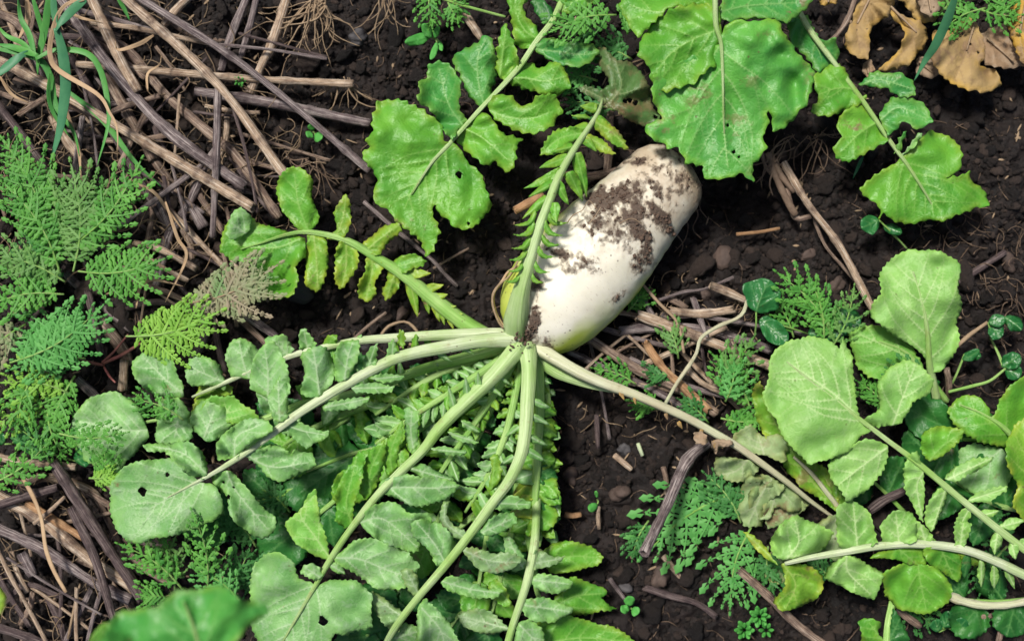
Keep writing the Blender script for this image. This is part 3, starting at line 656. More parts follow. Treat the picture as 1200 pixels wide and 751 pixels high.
# ---- A: green leaf left of the top centre
A = newleaf('bright green lobed leaf with small holes, from top centre to left of the radish', (560, 130))
rA = [(668, -25, .055, 4.2), (650, 20, .060, 4), (628, 50, .064, 3.8), (605, 83, .068, 3.5), (563, 128, .072, 3), (527, 168, .076, 2.4), (505, 192, .080, 1.8), (482, 228, .078, 1.0)]
leaf(rA, 'stem', FU, [
 ('2', '665,488 635,470 632,430 590,385 530,350 490,340 445,335 410,345 400,375 388,410 395,440 365,475 385,495 360,515 370,545 395,575 415,610 400,650 405,685 430,705 475,745 6:500,70 6:550,120 6:572,168 6:598,165 6:612,120 6:622,92 6:603,50 6:600,15 6:612,3 6:622,35 6:645,55 6:680,75 6:720,80 6:760,50 2:795,700 2:788,650 2:765,600 2:730,560 2:695,512', '2:663,490 610,545 560,600 525,655 505,700', 0, -.012, {'cup': .05, 'ruf': .008, 'big': True, 'nsec': 5, 'holes': [(538, 205, 4), (549, 262, 2)], 'puck': .005}),
 ('2', '665,470 640,450 620,420 590,370 545,345 555,300 550,275 580,260 585,220 620,205 650,215 670,245 690,275 690,310 685,350 700,390 712,412', '700,425 650,350 620,235', 0, .006, BU, {'ruf': .006}),
 ('2', '720,405 740,385 780,385 810,410 830,450 870,460 905,472 880,490 880,540 860,580 830,580 805,550 770,560 730,530 700,500 682,470', '705,435 770,470 850,540', 0, .004, {'ruf': .006}),
 ('2', '760,368 735,340 710,310 690,250 665,220 670,185 710,165 740,150 780,115 805,140 810,175 820,220 815,260 800,300 800,330 785,348', '772,358 755,290 750,200 775,140', 0, .006, BU, {'ruf': .006}),
 ('3', '-85,365 -60,325 0,330 30,362 62,352 80,327 120,318 150,330 168,370 140,422 90,450 40,448 -10,432 -60,400', '-88,370 -20,395 60,400 130,380', 0, .004, {'ruf': .005}),
 ('3', '-58,230 -50,150 -35,90 -20,80 5,140 20,190 25,220 -10,262 -35,268', '-40,255 -30,170 -20,100', 0, .010, {'ruf': .004}),
 ('3', '-35,262 0,215 60,215 95,235 130,215 168,210 185,240 200,265 190,300 150,320 90,315 30,300 -20,285', '-32,270 40,265 110,275 180,260', 0, .002),
 ('3', '75,160 110,132 160,135 220,145 270,150 297,175 280,205 230,225 170,215 130,205 88,182', '78,165 150,175 230,185 285,180', 0, .0, BU),
 ('3', '-20,-25 0,80 10,150 40,168 72,160 92,130 80,90 50,60 42,20 60,-15', '95,135 50,110 20,60 10,-10', 0, .006),
 ('3', '62,5 95,-5 130,20 150,60 140,90 115,75 90,60', '150,90 110,50 80,10', 0, -.01, DK),
 ('L', (655, 10), (700, -10), 30), ], A, tooth=(12, 3.6))
# dusty dark blade behind (tip of the upright radish leaf comes later)
# ---- D: the big leaf at the top
D = newleaf('largest bright green leaf, broad and jagged with pale blemishes, over the radish tip', (840, 80))
rD = [(836, -30, .15, 3.5), (838, 0, .148, 3.2), (839, 30, .145, 2.8), (845, 52, .142, 2.2), (847, 90, .138, 1.6), (848, 140, .13, 1.0), (850, 175, .12, .7)]
leaf(rD, 'stem', FU, [
 ('3', '703,150 660,160 625,180 585,200 540,215 500,235 478,262 474,290 482,340 503,400 460,420 455,450 520,500 560,505 590,550 640,560 655,600 700,610 770,590 800,610 812,612 815,575 830,545 862,500 850,450 868,425 866,385 872,375 880,400 885,442 928,430 968,385 1000,350 1012,320 1024,290 1028,240 1000,205 970,180 940,130 890,66 808,75 770,60 730,85 706,118', '703,120 710,200 714,300 716,420 730,560', 0, -.022, ('fresh_spot', 'under_g'), {'cup': -.05, 'ruf': .009, 'big': True, 'nsec': 5, 'puck': .003, 'holes': [(860, 178, 2.2), (866, 184, 1.6), (853, 147, 1.8)]}),
 ('3', '706,70 700,25 640,12 600,20 540,25 490,70 440,130 430,190 460,230 478,300 520,310 600,290 680,230 708,160', '700,100 620,130 540,180 490,240', -.006, -.012, ('fresh', 'under_g'), {'cup': -.04, 'ruf': .008, 'nsec': 4, 'fold': -.05}),
 ('3', '700,80 650,20 600,22 540,28 480,80 425,130 395,80 360,20 370,-30 500,-60 680,-40', '700,60 600,40 480,40 400,20', -.008, -.02, FU, {'cup': -.04, 'ruf': .006, 'big': True, 'nsec': 4}),
 ('3', '705,60 760,75 860,60 930,75 985,40 1010,10 1000,-40 900,-60 720,-50', '705,40 800,20 960,10', -.014, -.03, BU, {'cup': -.04, 'big': True, 'nsec': 4}),
 ], D, tooth=(15, 4.6))
# ---- E: pinnate leaf at upper right
E = newleaf('green pinnate leaf with pale midrib running down from the top right to the bare soil', (1040, 150))
rE = [(925, -10, .085, 4), (932, 7, .083, 3.8), (952, 40, .080, 3.4), (977, 73, .077, 3.0), (1012, 120, .073, 2.8), (1046, 170, .070, 2.4), (1063, 193, .068, 2), (1081, 221, .066, 1.4), (1095, 245, .062, .8)]
leaf(rE, 'stem', BU, [
 ('4', '120,80 150,62 190,50 210,100 240,140 285,132 302,190 282,212 225,250 190,200 140,150', '175,60 215,140 240,200', 0, -.012, {'ruf': .004}),
 ('4', '-60,60 -10,10 60,-20 140,0 170,45 150,70 125,80 60,75', '160,40 80,20 -20,40', 0, -.004),
 ('4', '345,290 322,240 300,222 250,225 210,250 215,285 228,330 205,365 215,390 270,395 320,375 352,360 390,342 392,320 372,325', '345,300 290,300 230,320', 0, .006, FU),
 ('4', '365,290 400,250 440,245 500,245 550,275 560,320 530,330 490,320 450,300 400,292', '362,296 430,270 540,300', 0, .012, {'ruf': .003}),
 ('4', '410,375 372,348 320,372 288,425 312,462 275,500 290,535 330,547 380,525 430,492 468,480 445,425 420,388', '432,410 370,450 310,510', 0, .006, FU),
 ('4', '432,400 470,335 510,325 552,335 600,368 612,410 562,438 520,408 490,440 462,452', '436,408 500,365 590,400', 0, .010),
 ('4', '485,520 500,470 530,440 515,480 505,510', '490,515 515,450', 0, .012, {'sp': 2.5, 'nsec': 1}),
 ('4', '508,528 530,500 568,448 582,450 560,490 535,512', '510,520 570,455', 0, .014, UG, {'sp': 2.5, 'nsec': 1}),
 ('4', '505,530 545,505 575,465 612,445 670,460 710,500 715,560 690,590 655,598 700,595 742,575 750,615 790,650 808,692 760,705 700,725 650,750 615,745 560,755 480,750 450,725 428,740 440,710 380,660 372,640 385,615 440,580 490,548', '505,530 545,590 590,650 640,710', 0, -.01, FU, {'cup': -.05, 'ruf': .007, 'big': True, 'nsec': 5}),
 ], E, tooth=(12, 3.4))
# ---- F: big pale leaf on the right with the long stalk
F_ = newleaf('large pale green leaf showing its underside, on a long straight stalk from the right edge', (1040, 520))
rF = [(1215, 652, .10, 5.2), (1200, 643, .102, 5.0), (1160, 612, .108, 4.7), (1123, 582, .113, 4.3), (1075, 542, .118, 3.8), (1043, 518, .12, 3.3), (1005, 489, .122, 2.8), (965, 458, .120, 1.8), (922, 424, .112, .8)]
leaf(rF, 'stem', ('under_y', 'fresh'), [
 ('8', '385,745 362,700 352,600 345,530 318,452 302,482 262,450 200,445 140,455 90,480 60,530 55,590 40,640 60,690 85,722 d:82,10 d:100,50 d:150,110 d:200,150 d:260,145 d:330,110 d:372,60 d:410,40', '8:395,751 8:300,655 8:210,590 8:125,532', 0, -.014, {'cup': .03, 'ruf': .005, 'big': True, 'nsec': 6}),
 ('8', '470,751 385,745 385,720 430,690 430,600 470,550 520,525 572,540 622,590 600,640 550,670 510,735', '480,745 510,660 555,545', 0, .010, ('under_y', 'under_g'), {'ruf': .005}),
 ('d', '465,95 400,70 385,68 330,100 258,155 265,200 300,240 330,280 380,250 420,210 452,170', '466,95 390,150 300,220', 0, -.004, ('under_y', 'under_g')),
 ('d', '600,148 568,100 580,50 640,25 722,40 690,90 640,130', '598,148 640,100 715,45', 0, .014, FU),
 ('d', '583,180 560,110 530,130 513,170 520,240 550,300 580,352 586,270', '582,180 560,230 578,340', 0, -.012, ('under_y', 'under_g'), {'nsec': 3}),
 ('d', '662,215 620,250 592,300 585,350 610,382 640,320 664,250', '662,225 610,380', -.0, -.016, ('under_y', 'under_g'), {'nsec': 3}),
 ('d', '655,205 680,170 730,140 820,130 800,155 740,190 690,215', '660,208 810,135', 0, .012, ('under_y', 'under_g'), {'nsec': 3}),
 ('d', '735,275 770,245 860,228 862,245 800,280 750,285', '740,275 860,235', 0, .012, ('under_y', 'under_g'), {'nsec': 3, 'sp': 2.8}),
 ('d', '745,290 710,310 688,350 690,385 712,378 742,330', '742,295 695,380', 0, -.012, ('under_y', 'under_g'), {'nsec': 3, 'sp': 2.8}),
 ('L', (1170, 620), (1165, 650), 14), ('L', (1172, 617), (1200, 610), 14), ('L', (1185, 632), (1190, 655), 12), ('T', (1150, 604), (1172, 598), 12), ('T', (1195, 640), (1214, 630), 12),
 ], F_)
# ---- G: upright rounded leaf at the right
G_ = newleaf('rounded pale green leaf standing upright on the bare soil, upper leaf of the right cluster', (1085, 400))
rG = [(1098, 470, .035, 4.5), (1092, 440, .05, 4), (1089, 425, .058, 3.4), (1087, 390, .07, 2.6), (1080, 350, .078, 1.6), (1070, 318, .080, .8)]
leaf(rG, 'stem', ('under_y', 'fresh'), [
 ('8', '608,560 575,500 520,460 470,430 400,370 408,330 440,300 438,230 460,190 500,170 545,152 590,150 650,165 700,195 712,240 705,290 712,345 700,400 705,450 685,520 640,562', '608,545 598,440 585,360 565,280 542,225', 0, .012, ('under_y', 'under_g'), {'cup': .05, 'ruf': .010, 'big': True, 'nsec': 5})], G_)
Hh = newleaf('grey green leaf lying half under the rounded upright leaf, beside the feathery sprig', (1040, 430))
rH = [(1110, 470, .03, 3.5), (1085, 440, .045, 3), (1060, 412, .052, 2), (1030, 400, .056, 1)]
leaf(rH, 'stem_g', ('under_g', 'dark'), [
 ('8', '590,560 560,500 520,450 440,415 380,405 330,430 335,470 345,510 360,550 400,585 470,600 540,600', '590,560 520,510 440,470 370,440', 0, .004, {'big': True, 'ruf': .006}),
 ('8', '560,751 640,740 660,690 640,600 600,560 560,600 500,620 480,700', '600,560 590,640 570,740', -.01, -.02, DK)], Hh)
# ---- I: leaves at the right edge
I1 = newleaf('yellow green leaf with wavy edge in front of the right edge, touching the frame', (1170, 470))
rI = [(1225, 540, .055, 4), (1195, 520, .07, 3.4), (1175, 500, .078, 2.6), (1150, 484, .08, 1.4), (1125, 474, .078, .7)]
leaf(rI, 'stem_g', FU, [
 ('p', '1178,522 1150,518 1125,505 1110,480 1130,461 1152,468 1162,490 1172,470 1185,452 1212,436 1250,470 1240,530', '1190,515 1165,496 1125,475', 0, .004, {'big': True, 'ruf': .007}),
 ('p', '1140,520 1120,530 1118,560 1140,578 1175,575 1190,550 1175,525', '1175,525 1150,545 1128,560', -.015, -.02, UG)], I1)
I2 = newleaf('upright wavy yellow green leaf cut off by the right edge of the picture', (1195, 550))
rI2 = [(1230, 640, .08, 4), (1215, 600, .10, 3), (1208, 560, .11, 2), (1205, 510, .112, 1)]
leaf(rI2, 'stem_g', YU, [('p', '1225,625 1200,612 1188,590 1192,565 1180,545 1178,520 1188,500 1200,488 1230,480 1262,520 1262,600', '1222,620 1212,560 1208,500', 0, .004, {'big': True, 'ruf': .01})], I2)
# ---- J: leaf with curved pale stalk
J = newleaf('lower right leaf with a thick curved whitish stalk, paddle-shaped lobes and a crumpled tip', (1040, 650))
rJ = [(1220, 682, .085, 5.6), (1200, 673, .088, 5.4), (1160, 654, .093, 5.0), (1123, 642, .097, 4.8), (1075, 637, .10, 4.5), (1033, 639, .10, 4.3), (991, 646, .098, 4), (950, 653, .092, 3.3), (920, 660, .086, 2)]
leaf(rJ, 'stem_w', ('under_y', 'fresh'), [
 ('d', '110,480 75,455 60,420 80,380 115,340 150,325 210,350 272,380 268,412 250,440 205,462', '108,488 160,420 150,345', 0, .010, ('under_y', 'under_g'), {'ruf': .01}),
 ('d', '105,490 112,560 75,620 100,648 132,645 200,620 245,580 240,530 185,490', '110,490 150,560 120,635', 0, -.016, YU, {'ruf': .012, 'puck': .009}),
 ('d', '70,470 40,420 0,390 -30,380 10,430 45,470 95,500', '90,490 50,450 -10,395', 0, -.01, YU, {'nsec': 2}),
 ('d', '310,448 292,400 290,300 340,275 388,300 412,350 428,420 395,436', '360,440 345,290', 0, .004, ('under_y', 'fresh'), {'ruf': .008}),
 ('d', '450,428 436,360 480,315 540,315 562,370 556,418', '500,425 490,330', 0, .004, ('under_y', 'under_g'), {'ruf': .007}),
 ('d', '565,418 552,340 592,370 622,416', '590,420 570,350', 0, .006, ('under_y', 'under_g'), {'nsec': 2}),
 ('d', '690,432 688,350 742,350 735,390 722,434', '705,432 715,355', 0, .008, ('under_y', 'under_g'), {'nsec': 3}),
 ('d', '248,540 262,500 318,462 382,480 445,520 440,560 428,592 420,612 330,582', '322,462 330,520 400,590', 0, -.014, ('under_y', 'under_g'), {'ruf': .008}),
 ('d', '445,560 452,510 540,480 640,510 678,570 665,620 600,662 520,652 452,602', '560,455 570,540 590,640', -.01, -.03, FU, {'ruf': .008, 'nsec': 4}),
 ('d', '400,470 440,445 520,435 592,442 590,500 530,490 460,470', '500,440 550,485', -.004, -.014, FU),
 ('d', '580,440 640,430 695,432 718,500 700,552 640,512 600,490', '640,436 680,530', -.004, -.022, FU),
 ('d', '700,455 760,462 800,490 760,500 720,490', '720,455 780,490', -.004, -.02, YU),
 ('L', (1135, 648), (1130, 678), 12, -.004, -.02, DK), ('L', (1150, 656), (1150, 688), 10, -.004, -.02, ('under_y', 'under_g')), ('L', (1165, 662), (1165, 690), 10, -.004, -.02, ('under_y', 'under_g')), ('T', (1180, 668), (1190, 690), 9, -.004, -.02, ('under_y', 'under_g'))], J)
J2 = newleaf('short green leaf leaving the lower edge, under the leaf with the curved stalk', (1040, 730))
rJ2 = [(1046, 705, .06, 4), (1041, 730, .066, 4.2), (1038, 765, .07, 4.4)]
leaf(rJ2, 'stem_g', FU, [('d', '455,760 430,720 440,690 400,672 365,680 370,720 380,790', '450,755 400,690', 0, .006), ('d', '460,760 470,700 482,640 512,690 535,745 530,790', '465,755 500,680', 0, .004, DK)], J2)
# leaves behind the right cluster, shade put into their darker green
for at, rows, lobes, lb in [
  ((1140, 600), [(1215, 600, .03, 3.5), (1165, 590, .04, 3), (1115, 560, .045, 2), (1080, 530, .045, 1)], [('R', (1180, 595), (1170, 540), 42, 0, .0), ('R', (1150, 585), (1120, 540), 40, 0, .0), ('L', (1160, 590), (1140, 640), 34), ('L', (1120, 562), (1100, 610), 36), ('R', (1110, 556), (1062, 505), 48)], 'green leaf coloured darker for shade behind the long straight stalk at the right'),
  ((1110, 510), [(1220, 505, .035, 3), (1160, 515, .045, 2.6), (1110, 512, .05, 1.6), (1070, 500, .05, .8)], [('R', (1160, 515), (1120, 470), 44), ('R', (1170, 514), (1165, 560), 44), ('R', (1115, 512), (1090, 560), 44), ('R', (1130, 512), (1062, 478), 46)], 'green leaf coloured darker for shade left of the yellow green leaf at the right edge'),
  ((1150, 700), [(1225, 700, .03, 3.5), (1170, 705, .035, 3), (1110, 700, .035, 1)], [('R', (1190, 705), (1180, 745), 44), ('R', (1150, 705), (1120, 745), 46), ('R', (1130, 700), (1100, 665), 40), ('R', (1175, 702), (1150, 668), 38)], 'green leaf coloured darker for shade on the ground in the lower right corner'),
  ((1010, 560), [(1060, 600, .02, 3), (1030, 570, .03, 2), (1000, 545, .03, 1)], [('R', (1040, 580), (1060, 535), 40), ('R', (1020, 560), (985, 590), 40), ('R', (1010, 550), (975, 520), 44)], 'green leaf coloured darker for shade under the large pale leaf')]:
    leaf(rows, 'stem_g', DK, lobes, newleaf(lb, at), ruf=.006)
# wilting pale leaf with yellow rim beside the big pale one
Wt = newleaf('wilting yellow green leaf folded along its curled edge, left of the large pale leaf', (940, 540))
rW = [(984, 596, .05, 3), (970, 578, .055, 2.8), (950, 553, .06, 2.4), (930, 535, .062, 1.5)]
leaf(rW, 'stem_d', YU, [('p', '985,600 962,585 940,572 925,556 905,525 885,490 882,455 890,445 905,478 925,510 950,530 975,565', '980,592 945,555 900,480', 0, .008, {'ruf': .012, 'puck': .008}),
 ('p', '985,600 1000,585 985,560 960,545 950,552', '984,598 965,555', 0, .0, {'nsec': 2}),
 ('p', '985,602 960,610 955,640 985,660 1000,640 996,615', '985,600 975,645', -.01, -.02, ('mottled', 'mottled'), {'ruf': .01})], Wt)

# ---------------------------------------------------------------- leaves of the radish itself (parts)
# C: stalk going up over the root
rC = [(605, 396, .075, 13), (605, 376, .100, 14), (610, 345, .122, 10), (619, 312, .133, 7.2), (632, 268, .136, 5.6), (645, 232, .132, 5), (656, 205, .125, 4.4), (673, 175, .112, 3.6), (690, 150, .10, 2.9), (702, 130, .082, 2.2), (706, 116, .068, 1.0)]
C_ = leaf(rC, 'stem_m', FU, [
 ('3', '345,372 310,362 292,312 330,292 312,250 285,200 282,170 310,158 350,200 400,210 440,250 470,300 478,370 503,400 455,432 400,412 360,385', '335,345 370,290 350,200', 0, -.006, ('dusty', 'under_g'), {'ruf': .012, 'big': True, 'puck': .008, 'holes': [(738, 118, 3), (733, 119, 3), (745, 121, 3), (768, 137, 2.5)]}),
 ('3', '330,350 290,300 240,290 220,300 270,330 300,352', '330,345 235,297', 0, .0, ('dusty', 'under_g')),
 ('3', '240,440 200,430 150,440 110,480 97,525 150,520 200,485 240,465', '240,450 160,470 100,520', 0, .010, ('fresh', 'under_g'), {'nsec': 3}),
 ('3', '285,400 320,410 365,450 398,510 350,495 300,460 270,425', '280,412 335,445 392,500', 0, -.008, ('yellow', 'under_g'), {'nsec': 3}),
 ('3', '250,450 300,470 352,520 300,515 250,490', '250,462 345,515', 0, -.006, ('yellow', 'under_g'), {'nsec': 2}),
 ('3', '265,400 250,385 200,390 230,405', '262,400 205,392', 0, .004, {'nsec': 0, 'sp': 2.5}),
 ('T', (666, 184), (631, 197), 13, 0, .012), ('T', (676, 180), (688, 232), 15, 0, -.02), ('T', (660, 200), (614, 221), 12, 0, .006), ('T', (667, 202), (683, 236), 15, 0, -.02),
 ('T', (672, 172), (645, 178), 12, 0, .01), ('T', (683, 160), (700, 178), 12, 0, -.006), ('T', (690, 150), (668, 152), 13, 0, .006), ('T', (697, 138), (716, 146), 12, 0, -.004), ('T', (700, 128), (680, 124), 12, 0, .004), ('T', (650, 214), (620, 231), 10, 0, .008), ('T', (652, 214), (667, 240), 12, 0, -.01), ('T', (641, 232), (612, 257), 12, 0, .0), ('T', (650, 238), (652, 262), 12, .004, .008), ('T', (646, 250), (650, 259), 10),
 ] , radish)
for k, (x, y) in enumerate([(634, 248), (632, 262), (628, 276), (624, 291), (620, 306), (616, 320)]):
    ln = 29-k*2.0
    for sd in (-1, 1):
        rows = rC; b = (x+sd*6.5, y+random.uniform(-2, 2)); a = math.radians(28+random.uniform(-8, 10)); t = (b[0]+sd*ln*math.cos(a), b[1]+ln*math.sin(a)*.9+2)
        leaf(rows, None, FU, [('T', b, t, 9-k*.5, .002, .012 if sd < 0 else -.004)], C_, bend=.5*sd, tooth=(5, 1.2))
# B: leaf to the upper left with yellow blotches
rB = [(600, 400, .045, 8), (576, 396, .043, 9), (548, 381, .042, 9), (510, 352, .046, 8), (473, 322, .05, 6.5), (438, 300, .053, 5), (404, 281, .056, 3.8), (362, 272, .058, 2.8), (335, 275, .058, 2), (305, 285, .054, 1.2), (282, 292, .05, .8)]
B_ = leaf(rB, 'stem_g', YU, [
 ('p', '358,280 340,272 320,264 300,262 290,248 278,246 267,262 260,275 257,295 270,303 285,308 298,325 302,340 318,350 342,345 350,325 345,312 357,300', '352,280 325,290 295,290 270,285', 0, -.01, ('fresh', 'under_g'), {'big': True, 'ruf': .010, 'nsec': 4}),
 ('p', '264,275 272,250 282,243 296,256 292,270 277,282', '290,275 272,262', .006, .016, UG, {'nsec': 2}),
 ('p', '328,206 340,195 354,198 367,211 365,229 370,246 373,257 368,267 356,274 343,262 331,246 324,226', '362,272 350,240 345,205', 0, .012, ('fresh', 'under_g'), {'ruf': .006}),
 ('6', '175,100 205,105 235,112 246,180 235,250 210,295 190,290 165,270 168,200', '195,105 205,190 210,285', 0, -.008, {'ruf': .004}),
 ('p', '382,279 395,268 391,250 397,236 405,227 411,240 411,258 407,272 400,282', '393,280 402,255 405,232', 0, .010, {'ruf': .003}),
 ('6', '278,128 315,130 340,145 346,200 325,245 290,287 268,262 265,200', '305,130 305,200 292,275', 0, -.008, {'ruf': .004}),
 ('6', '348,150 380,110 430,70 488,58 492,90 445,130 412,172', '365,160 420,115 482,70', 0, .010),
 ('6', '372,172 412,180 430,215 400,262 408,300 380,332 345,312 348,260 370,230', '395,180 390,240 372,320', 0, -.010),
 ('6', '440,210 480,180 530,163 577,190 540,215 490,238', '450,215 565,188', 0, .008, ('fresh', 'under_g')),
 ('6', '445,225 490,240 482,290 442,327 425,290 442,262', '470,235 442,318', 0, -.010),
 ('T', (478, 320), (505, 320), 13, 0, .006), ('T', (480, 328), (490, 372), 14, 0, -.012), ('T', (497, 340), (520, 334), 12, 0, .006), ('T', (498, 345), (503, 368), 11, 0, -.01),
 ('T', (507, 350), (525, 345), 10, 0, .005), ('T', (508, 355), (516, 378), 10, 0, -.006), ('T', (520, 362), (535, 358), 8), ('T', (518, 365), (521, 381), 8, 0, -.004), ('T', (530, 370), (543, 368), 7), ('T', (526, 372), (531, 386), 7, 0, -.004)], radish)
for o in (o for o in list(C.objects) if False): pass
# L1: uppermost whitish stalk to the left
rL1 = [(604, 397, .065, 8), (587, 392, .068, 7.5), (545, 392, .070, 6.5), (508, 393, .071, 5.6), (460, 396, .072, 5), (421, 399, .073, 4.4), (380, 407, .072, 3.8), (340, 417, .07, 3.4), (298, 433, .066, 3), (262, 449, .06, 2.4), (225, 465, .055, 1.2)]
leaf(rL1, 'stem_w', UG, [
 ('5', '850,590 900,560 880,500 860,470 820,450 785,455 770,480 762,520 770,560 790,590', '850,595 825,540 810,465', 0, .006, UG, {'ruf': .004}),
 ('5', '765,625 745,540 700,515 640,520 625,560 632,600 650,618 710,612', '770,605 700,575 640,545', 0, .006, UG),
 ('5', '620,650 590,660 520,640 470,600 448,560 450,530 490,492 540,490 570,505 600,570 622,612', '640,655 560,590 490,520', 0, .0, UG, {'big': True, 'ruf': .008}),
 ('5', '665,640 690,600 740,590 790,615 780,640 720,660 700,720 650,700', '680,640 760,615', -.008, -.008, ('yellow', 'under_g')),
 ('6', '150,490 145,430 165,415 205,470 190,488', '175,488 162,425', 0, .01, UG, {'nsec': 2}),
 ('6', '30,470 35,450 100,438 130,492 90,520 30,520', '110,510 60,460', 0, .01, UG, {'nsec': 3}),
 ('6', '225,475 240,445 275,440 268,480', '245,478 258,445', 0, .008, ('fresh', 'under_g'), {'nsec': 1}),
 ('T', (388, 404), (394, 432), 14, -.004, -.01, ('fresh', 'under_g')), ('T', (402, 402), (420, 412), 12, -.004, -.012, ('fresh', 'under_g')), ('T', (458, 397), (470, 424), 10, -.004, -.014, ('fresh', 'under_g')), ('T', (470, 395), (472, 387), 9), ('T', (484, 394), (492, 418), 9, -.004, -.014), ('T', (500, 394), (504, 416), 8, -.004, -.012, ('fresh', 'under_g')), ('T', (420, 400), (424, 392), 8)], radish)
# L3/L4: green stalks under the main one
rL3 = [(604, 402, .058, 7), (592, 407, .060, 6.5), (542, 420, .062, 6.2), (500, 431, .062, 5.6), (455, 447, .061, 5), (410, 462, .06, 4.5), (362, 470, .058, 4), (307, 491, .055, 3.4), (250, 500, .05, 2.8), (190, 492, .045, 2), (150, 500, .042, 1)]
leaf(rL3, 'stem_g', UG, [
 ('a', '500,60 470,100 430,140 400,180 350,172 310,155 270,130 248,95 240,40 250,-20 290,-60 345,-85 400,-88 450,-55 480,-15', '500,40 420,40 330,20 270,10', 0, -.004, {'big': True, 'ruf': .008, 'nsec': 5}),
 ('a', '530,20 520,60 540,90 600,88 650,70 650,20 640,-20 600,-70 540,-60', '600,10 590,60', .01, .006, {'ruf': .009, 'puck': .008}),
 ('a', '640,30 645,-20 690,-60 760,-40 790,0 760,60 700,80', '690,60 720,-20', .012, .01, {'ruf': .009, 'puck': .008}),
 ('5', '700,730 680,690 720,645 790,650 860,700 880,745', '740,740 780,680', .004, .008, ('under_g', 'fresh')),
 ('L', (335, 482), (300, 460), 26, 0, .012), ('L', (350, 476), (325, 505), 26, 0, -.01), ('L', (380, 468), (345, 452), 22, 0, .012, ('fresh', 'under_g')), ('L', (395, 466), (378, 498), 22, 0, -.012), ('L', (215, 498), (185, 470), 26, .004, .01),
 ('T', (430, 455), (418, 432), 12, 0, .014), ('T', (445, 450), (440, 428), 11, 0, .014), ('T', (455, 448), (462, 425), 10, 0, .014, ('fresh', 'under_g')), ('T', (470, 442), (468, 422), 9, 0, .012), ('T', (440, 452), (448, 475), 12, 0, -.012, ('fresh', 'under_g')), ('T', (470, 443), (480, 462), 11, 0, -.01), ('T', (490, 436), (500, 452), 10, 0, -.01), ('T', (515, 428), (524, 444), 9, 0, -.01), ('T', (540, 422), (548, 436), 8, 0, -.01), ('T', (560, 416), (568, 430), 7, 0, -.01)], radish)
rL4 = [(605, 404, .050, 6), (590, 415, .048, 5.5), (539, 436, .046, 5.2), (484, 457, .044, 4.6), (421, 479, .040, 4), (360, 505, .035, 3), (320, 530, .03, 1.5)]
leaf(rL4, 'stem_g', FU, [('T', (520, 444), (528, 470), 12, 0, -.01), ('T', (500, 450), (505, 480), 13, 0, -.01), ('T', (480, 458), (470, 430), 13, 0, .01), ('L', (460, 465), (470, 500), 18, 0, -.01), ('L', (440, 472), (432, 440), 16, 0, .01), ('L', (420, 480), (430, 520), 22, 0, -.008), ('L', (400, 488), (385, 455), 20), ('L', (380, 497), (395, 540), 28, 0, -.005), ('R', (350, 510), (345, 560), 40), ('R', (340, 520), (300, 510), 36)], radish, ruf=.005)
